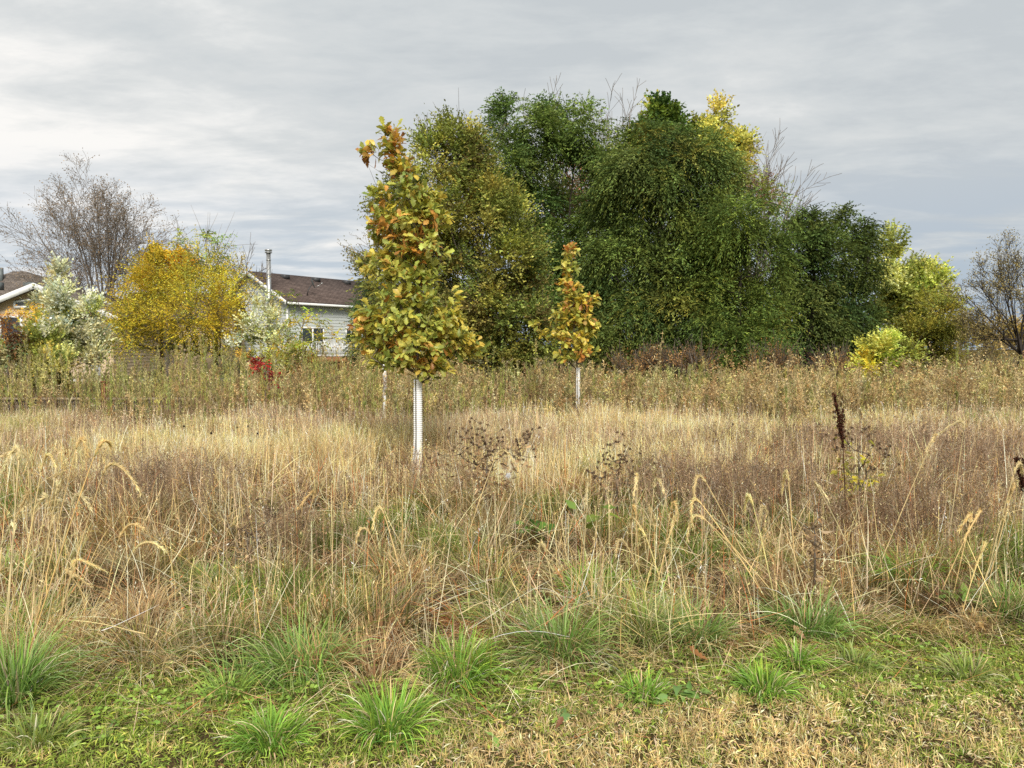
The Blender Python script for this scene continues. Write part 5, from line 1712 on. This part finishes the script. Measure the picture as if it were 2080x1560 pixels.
# ------------------------------------------------------------------ houses
def siding(g, p0, p1, z0, z1, n, step=.20, edge=None, lip=.022):
    """lapped boards; edge(z) gives the covered span 0..1 at a height"""
    p0, p1, n = np.array(p0, float), np.array(p1, float), np.array(n, float)
    z = z0
    while z < z1 - .01:
        zt = min(z + step, z1)
        a0, b0 = edge(z) if edge else (0, 1)
        a1, b1 = edge(zt) if edge else (0, 1)
        a1, b1 = min(a1, .5), max(b1, .5)
        A, B = p0 + (p1 - p0) * a0, p0 + (p1 - p0) * b0
        C, D_ = p0 + (p1 - p0) * b1, p0 + (p1 - p0) * a1

        def P(q, zz, o):
            return (q[0] + n[0] * o, q[1] + n[1] * o, zz)
        g.quad([P(A, z, lip), P(B, z, lip), P(C, zt, 0), P(D_, zt, 0)])
        g.quad([P(A, z, 0), P(B, z, 0), P(B, z, lip), P(A, z, lip)])
        z = zt


def window(parent, p0, p1, z0, z1, n, mull=1, fw=.09):
    """frame proud of the wall, dark panes behind it"""
    p0, p1, n = np.array(p0, float), np.array(p1, float), np.array(n, float)
    u = p1 - p0
    Lw = np.linalg.norm(u)
    u = u / Lw
    g = Geo()

    def bar(a0, a1, b0, b1, o0=.03, o1=.09):
        q = [p0 + u * a0, p0 + u * a1]
        V = []
        for zz in (b0, b1):
            for o in (o0, o1):
                for w in q:
                    V.append((w[0] + n[0] * o, w[1] + n[1] * o, zz))
        g.add(V, [[(0, 1, 3, 2), (4, 6, 7, 5), (0, 4, 5, 1), (2, 3, 7, 6), (0, 2, 6, 4), (1, 5, 7, 3)]])
    bar(0, Lw, z0, z0 + fw)
    bar(0, Lw, z1 - fw, z1)
    bar(0, fw, z0 + fw, z1 - fw)
    bar(Lw - fw, Lw, z0 + fw, z1 - fw)
    for k in range(mull):
        c = Lw * (k + 1) / (mull + 1)
        bar(c - .045, c + .045, z0 + fw, z1 - fw)
    fr = g.build('window', M['white'], parent)
    h = Geo()
    q0, q1 = p0 + u * .02 + n * .045, p1 - u * .02 + n * .045
    h.quad([(q0[0], q0[1], z0 + .02), (q1[0], q1[1], z0 + .02), (q1[0], q1[1], z1 - .02), (q0[0], q0[1], z1 - .02)])
    h.build('pane', M['glass'], fr)
    return fr


def roof_quad(g, P, th=.12):
    P = np.array(P, float)
    u = nrm(P[1] - P[0])
    v = P[-1] - P[0]
    v = nrm(v - u * np.dot(u, v))
    uv = np.stack([(P - P[0]) @ u, (P - P[0]) @ v], -1)
    g.slab(P, th, uv)


# grey house: long wall at v = 0 facing right and front, gable wall at u = 0
ph = math.radians(54)
hx = (585 - 1040) * 48 / F
house = empty('grey_house', (hx, 48, 0), 'pale grey house with brown shingle roof, metal flue and white railed deck', 'house', None, ph)
LU, WV, EZ, RZ = 13.0, 7.2, 4.62, 6.5
g = Geo()
siding(g, (0, 0), (LU, 0), .3, EZ, (0, -1))
siding(g, (0, WV), (0, 0), .3, EZ, (-1, 0))
siding(g, (0, WV), (0, 0), EZ, RZ - .05, (-1, 0), edge=lambda z: (min(.5, .5 * (z - EZ) / (RZ - EZ)), max(.5, 1 - .5 * (z - EZ) / (RZ - EZ))))
g.box((.03, .03, 0), (LU, WV, EZ))
g.add([(.03, .03, EZ), (.03, WV, EZ), (.03, WV / 2, RZ - .1), (LU, .03, EZ), (LU, WV, EZ), (LU, WV / 2, RZ - .1)], [[(0, 2, 1), (3, 4, 5)]])
g.build('wall', M['siding_grey'], house)
g = Geo()
g.box((-.06, -.06, .3), (.05, .05, EZ))
g.build('corner_trim', M['white'], house)
OV = .38
sl = (RZ - EZ) / (WV / 2)
g = Geo()
roof_quad(g, [(-.35, -OV, EZ - sl * OV + .14), (LU + .3, -OV, EZ - sl * OV + .14), (LU + .3, WV / 2, RZ + .14), (-.35, WV / 2, RZ + .14)])
roof_quad(g, [(LU + .3, WV + OV, EZ - sl * OV + .14), (-.35, WV + OV, EZ - sl * OV + .14), (-.35, WV / 2, RZ + .14), (LU + .3, WV / 2, RZ + .14)])
rf = g.build('roof', M['roof_brown'], house)
g = Geo()
for s in (0, 1):
    y0, y1 = (-OV, WV / 2) if s == 0 else (WV + OV, WV / 2)
    za, zb = EZ - sl * OV + .02, RZ + .02
    V = []
    for x in (-.42, -.36):
        V += [(x, y0, za - .12), (x, y1, zb - .12), (x, y1, zb + .14), (x, y0, za + .14)]
    g.add(V, [[(0, 1, 2, 3), (7, 6, 5, 4), (0, 4, 5, 1), (1, 5, 6, 2), (2, 6, 7, 3), (3, 7, 4, 0)]])
g.build('fascia', M['white'], house)
g = Geo()
g.box((-.3, -OV - .13, EZ - sl * OV - .06), (LU + .3, -OV - .01, EZ - sl * OV + .08))
g.build('gutter', M['white'], house)
window(house, (1.0, 0), (2.85, 0), 1.15, 3.0, (0, -1))
window(house, (4.7, 0), (5.7, 0), 2.2, 3.05, (0, -1))
window(house, (8.2, 0), (9.4, 0), 2.0, 3.05, (0, -1))
# roof vents, pipe, dish (all fixed to the roof)
for u in (2.0, 4.6, 7.4):
    g = Geo()
    zz = RZ + .14 - sl * .55
    g.box((u, WV / 2 - .75, zz - .1), (u + .45, WV / 2 - .3, zz + .2))
    g.build('roof_vent', M['dark_metal'], rf)
g = Geo()
g.tube([(9.4, WV / 2 - .5, RZ - .3), (9.4, WV / 2 - .5, RZ + .75)], .09, 8)
g.tube([(9.4, WV / 2 - .5, RZ + .75), (9.4, WV / 2 - .5, RZ + .9)], .13, 8)
g.build('vent_pipe', M['metal'], rf)
g = Geo()
b0 = np.array([2.0, .55, EZ + sl * .55 + .16])
g.tube([b0, b0 + [.02, -.1, .35], b0 + [.25, -.15, .7]], .03, 6)
ms = g.build('dish_mast', M['dark_metal'], rf)
g = Geo()
cdir = nrm(np.array([.75, -.6, .3]))
s1 = nrm(np.cross(cdir, [0, 0, 1]))
s2 = np.cross(s1, cdir)
cc = b0 + np.array([.3, -.2, .8])
V, fs = [cc - cdir * .06], []
for ri, rad in enumerate((.14, .27, .38)):
    for a in range(16):
        q = a / 16 * 6.283
        V.append(cc + s1 * math.cos(q) * rad * .9 + s2 * math.sin(q) * rad + cdir * (.06 * (rad / .38) ** 2 * 1.6 - .06))
for a in range(16):
    fs.append((0, 1 + a, 1 + (a + 1) % 16))
g.add(V, [fs, [(1 + r * 16 + a, 1 + r * 16 + 16 + a, 1 + r * 16 + 16 + (a + 1) % 16, 1 + r * 16 + (a + 1) % 16) for r in (0, 1) for a in range(16)]])
g.build('dish', M['dish'], ms)
g = Geo()
g.tube([cc - s2 * .34, cc - s2 * .2 + cdir * .5], .02, 5)
g.tube([cc - s2 * .2 + cdir * .48, cc - s2 * .16 + cdir * .6], .05, 6)
g.build('receiver_arm', M['metal'], ms)
# metal flue standing against the gable wall
fy = 1.05
g = Geo()
g.tube([(-.55, fy, .6), (-.55, fy, EZ + 2.95)], .135, 14)
g.tube([(-.55, fy, EZ + 2.95), (-.55, fy, EZ + 3.0)], .22, 14)
g.tube([(-.55, fy, EZ + 3.06), (-.55, fy, EZ + 3.16)], .22, 14)
for z in (1.4, 2.6, 3.8, 5.0, 6.2, 7.1):
    g.tube([(-.55, fy, z), (-.55, fy, z + .05)], .146, 14)
for z in (2.0, 3.6):
    g.box((-.45, fy - .03, z), (.0, fy + .03, z + .06))
fl = g.build('flue', M['metal'], house, smooth=False)
g = Geo()
g.tube([(-.5, fy, EZ + 2.1), (.3, WV / 2 - .4, RZ + .1)], .02, 5)
g.build('brace', M['dark_metal'], fl)
# deck with railing
DZ = 1.1
deck = empty('deck', (hx, 48, 0), 'raised deck with white baluster railing and orange wood edge on the grey house', 'deck', None, ph)
g = Geo()
g.box((-.4, -1.8, DZ - .05), (11.5, -.06, DZ))
g.build('floor', M['deck_wood'], deck)
g = Geo()
g.box((-.44, -1.86, DZ - .33), (11.5, -1.805, DZ - .055))
g.box((-.46, -1.8, DZ - .33), (-.405, -.06, DZ - .055))
g.build('rim_board', M['deck_wood'], deck)
g = Geo()
for (a, b) in (((-.38, -1.76), (11.4, -1.76)), ((-.38, -1.72), (-.38, -.1))):
    a, b = np.array(a), np.array(b)
    n = int(np.linalg.norm(b - a) / .13)
    for k in range(n + 1):
        q = a + (b - a) * k / n
        w = .05 if k % 14 == 0 else .022
        g.box((q[0] - w, q[1] - w, DZ + .002), (q[0] + w, q[1] + w, DZ + .9 + (.1 if w > .03 else 0)))
    lo, hi = np.minimum(a, b) - .035, np.maximum(a, b) + .035
    g.box((lo[0], lo[1], DZ + .9), (hi[0], hi[1], DZ + .96))
    g.box((lo[0] + .01, lo[1] + .01, DZ + .08), (hi[0] - .01, hi[1] - .01, DZ + .13))
g.build('railing', M['white'], deck)
g = Geo()
for u in np.arange(-.3, 11.4, .16):
    g.box((u, -1.74, .0), (u + .12, -1.7, DZ - .34))
g.build('skirting', M['lattice'], deck)
for u in (-.3, 2.6, 5.5, 8.4, 11.2):
    g = Geo()
    g.box((u - .07, -1.69, 0), (u + .07, -1.55, DZ - .06))
    g.build('leg', M['lattice'], deck)

# tan house
tan = empty('tan_house', (0, 0, 0), 'tan sided house with grey brown shingles and white fascia at the left edge', 'house')
tx0 = (85 - 1040) * 38 / F
tan.location = (tx0, 38, 0)
HW, E2, A2 = 3.55, 3.2, 4.62
g = Geo()
siding(g, (-HW, 0), (HW, 0), .25, E2, (0, -1), .17)
siding(g, (-HW, 0), (HW, 0), E2, A2 - .15, (0, -1), .17, edge=lambda z: (min(.5, .5 * (z - E2) / (A2 - E2)), max(.5, 1 - .5 * (z - E2) / (A2 - E2))))
siding(g, (HW, 0), (HW, 5), .25, E2, (1, 0), .17)
g.box((-HW + .03, .03, 0), (HW - .03, 5, E2))
g.add([(-HW, .03, E2), (HW, .03, E2), (0, .03, A2 - .1)], [[(0, 1, 2)]])
g.box((-10.5, 3.5, 0), (1.5, 12, 3.3))
siding(g, (1.5, 5), (1.5, 12), .25, 3.3, (1, 0), .17)
g.build('wall', M['siding_tan'], tan)
s2_ = (A2 - E2) / HW
o2 = .5
g = Geo()
ry = 6.5
for sg in (-1, 1):
    P = [(sg * (HW + o2), -.45, E2 - s2_ * o2 + .16), (0, -.45, A2 + .16), (0, ry, A2 + .16), (sg * (HW + o2), ry, E2 - s2_ * o2 + .16)]
    if sg > 0:
        P = [P[3], P[0], P[1], P[2]]
        P = [P[1], P[0], P[3], P[2]]
        P = [P[0], P[1], P[2], P[3]]
    roof_quad(g, [P[0], P[3], P[2], P[1]] if sg < 0 else [P[0], P[1], P[2], P[3]], .10)
# hip roof of the main block
pkx = (44 - 1040) * 44.5 / F - tx0
pz = W(44, 551, 44.5)[2]
e0 = 3.25
xl, xr, yf, yb = -11.0, 2.2, 2.6, 12.5
pk1, pk2 = (pkx - .3, 6.5, pz), (pkx + .4, 6.5, pz)
pk1 = (pkx - .3, 6.5, pz)


def tri_roof(P):
    P = np.array(P, float)
    u = nrm(P[1] - P[0])
    v = nrm((P[2] - P[0]) - u * np.dot(u, P[2] - P[0]))
    g.add(P, [[tuple(range(len(P)))]], None, np.stack([(P - P[0]) @ u, (P - P[0]) @ v], -1))


tri_roof([(xl, yf, e0), (xr, yf, e0), pk2, pk1])
tri_roof([(xr, yf, e0), (xr, yb, e0), pk2])
tri_roof([(xr, yb, e0), (xl, yb, e0), pk1, pk2])
tri_roof([(xl, yb, e0), (xl, yf, e0), pk1])
# wing to the right
tri_roof([(0, 6, 3.3), (6.4, 6, 3.3), (6.4, 9, 5.0), (0, 9, 5.0)])
tri_roof([(6.4, 12, 3.3), (0, 12, 3.3), (0, 9, 5.0), (6.4, 9, 5.0)])
rf2 = g.build('roof', M['roof_grey'], tan)
g = Geo()
g.box((1.56, 6.4, 0), (6.0, 11.6, 3.28))
g.add([(6.0, 6.4, 3.28), (6.0, 11.6, 3.28), (6.0, 9, 4.9)], [[(0, 1, 2)]])
g.build('wing_wall', M['siding_tan'], tan)
g = Geo()
for sg in (-1, 1):
    y0_, y1_ = -.52, -.455
    xa, xb = sg * (HW + o2), 0
    za, zb = E2 - s2_ * o2 + .02, A2 + .02
    V = []
    for y_ in (y0_, y1_):
        V += [(xa, y_, za - .12), (xb, y_, zb - .12), (xb, y_, zb + .17), (xa, y_, za + .17)]
    g.add(V, [[(0, 1, 2, 3), (7, 6, 5, 4), (0, 4, 5, 1), (1, 5, 6, 2), (2, 6, 7, 3), (3, 7, 4, 0)]])
g.build('fascia', M['white'], tan)


def tanx(px, D=38):
    return (px - 1040) * D / F - tx0


window(tan, (tanx(-40), 0), (tanx(50), 0), W(0, 692, 38)[2], W(0, 641, 38)[2], (0, -1), 1, .12)
window(tan, (tanx(72), 0), (tanx(108), 0), W(0, 692, 38)[2], W(0, 641, 38)[2], (0, -1), 0, .12)
window(tan, (tanx(125), 0), (tanx(165), 0), W(0, 692, 38)[2], W(0, 641, 38)[2], (0, -1), 0, .12)
# sloped clerestory pane under the gable
g = Geo()
xa, xb = tanx(35), tanx(80)
z0_, za_, zb_ = W(0, 624, 38)[2], W(0, 613, 38)[2], W(0, 607, 38)[2]
o = -.07


def fr_bar(p, q, w):
    p, q = np.array(p), np.array(q)
    g.tube([p, q], w, 4)


for p, q in (((xa, o, z0_), (xb, o, z0_)), ((xa, o, z0_), (xa, o, za_)), ((xa, o, za_), (xb, o, zb_)), ((xb, o, z0_), (xb, o, zb_))):
    fr_bar(p, q, .07)
cw = g.build('window', M['white'], tan)
g = Geo()
g.quad([(xa, -.045, z0_), (xb, -.045, z0_), (xb, -.045, zb_), (xa, -.045, za_)])
g.build('pane', M['glass'], cw)
g = Geo()
g.box((tanx(185), -.06, .3), (tanx(205), -.026, 2.5))
g.build('door', M['white'], tan)
for px in (-2, 66):
    g = Geo()
    vx = (px - 1040) * 41.5 / F - tx0
    vz = W(px, 576, 41.5)[2]
    g.box((vx - .25, 3.3, vz - .35), (vx + .25, 3.75, vz + .07))
    g.build('roof_vent', M['dish'], rf2)
g = Geo()
vx = (15 - 1040) * 44 / F - tx0
g.box((vx - .09, 5.6, pz - .9), (vx + .09, 5.78, W(15, 545, 44)[2]))
g.build('chimney', M['dish'], rf2)

# low block wall in front of the left yard
wall = empty('retaining_wall', (G(200, 830)[0], 20.3, 0), 'low dark block wall with tan cap half hidden in the left weeds', 'wall')
g = Geo()
for r_ in range(3):
    x = -5.0 - (r_ % 2) * .2
    while x < 2.3:
        w = R.uniform(.34, .46)
        g.box((x, -.14 + R.uniform(-.015, .015), r_ * .12 - .1), (x + w - .015, .14, r_ * .12 + .012))
        x += w
g.build('block_courses', M['stone'], wall)
g = Geo()
x = -5.0
while x < 2.3:
    g.box((x, -.18, .262), (x + .58, .18, .315))
    x += .6
g.build('cap', M['cap'], wall)
g = Geo()
pp = W(218, 776, 20.0)
g.box((-.045, -.03, 0), (.045, .03, pp[2]))
g.box((-.06, -.045, pp[2]), (.06, .045, pp[2] + .03))
tag(g.build('rusty_post', M['rust'], None, (pp[0], 19.8, 0)), 'short rusty post standing at the low wall on the left', 'post')

# the mown strip goes on to both sides of the frame
R = np.random.default_rng(77)
n = 90000
y = R.uniform(2.4, 5.4, n)
x = np.sign(R.normal(0, 1, n)) * (.70 * y + .45 + 2.4 * R.random(n))
ok = y < edge_d(x) + .2
x, y = x[ok], y[ok]
n = len(x)
dry = R.random(n) < np.where(x > 0, .55, .12)
c = pal([(.30, .43, .065), (.39, .49, .09), (.21, .32, .05), (.50, .47, .16)], [3, 3, 1.8, 1.2], n)
c[dry] = pal([(.88, .64, .29), (.72, .50, .24), (.52, .50, .16)], [3, 2, 1], int(dry.sum()))
c = jit(c, .2, .06)
V, f, c, _ = blades(base_z(x, y), R.uniform(0, 6.28, n), R.uniform(.1, 1.1, n), R.uniform(0, .9, n), R.uniform(.025, .07, n), R.uniform(.003, .0058, n), c * .9, c, 3)
tag(link('mown_grass', np_mesh('mown_grass', V, [f], M['grass'], c)), 'mown grass continuing past both sides of the photo', 'grass', kind='stuff')
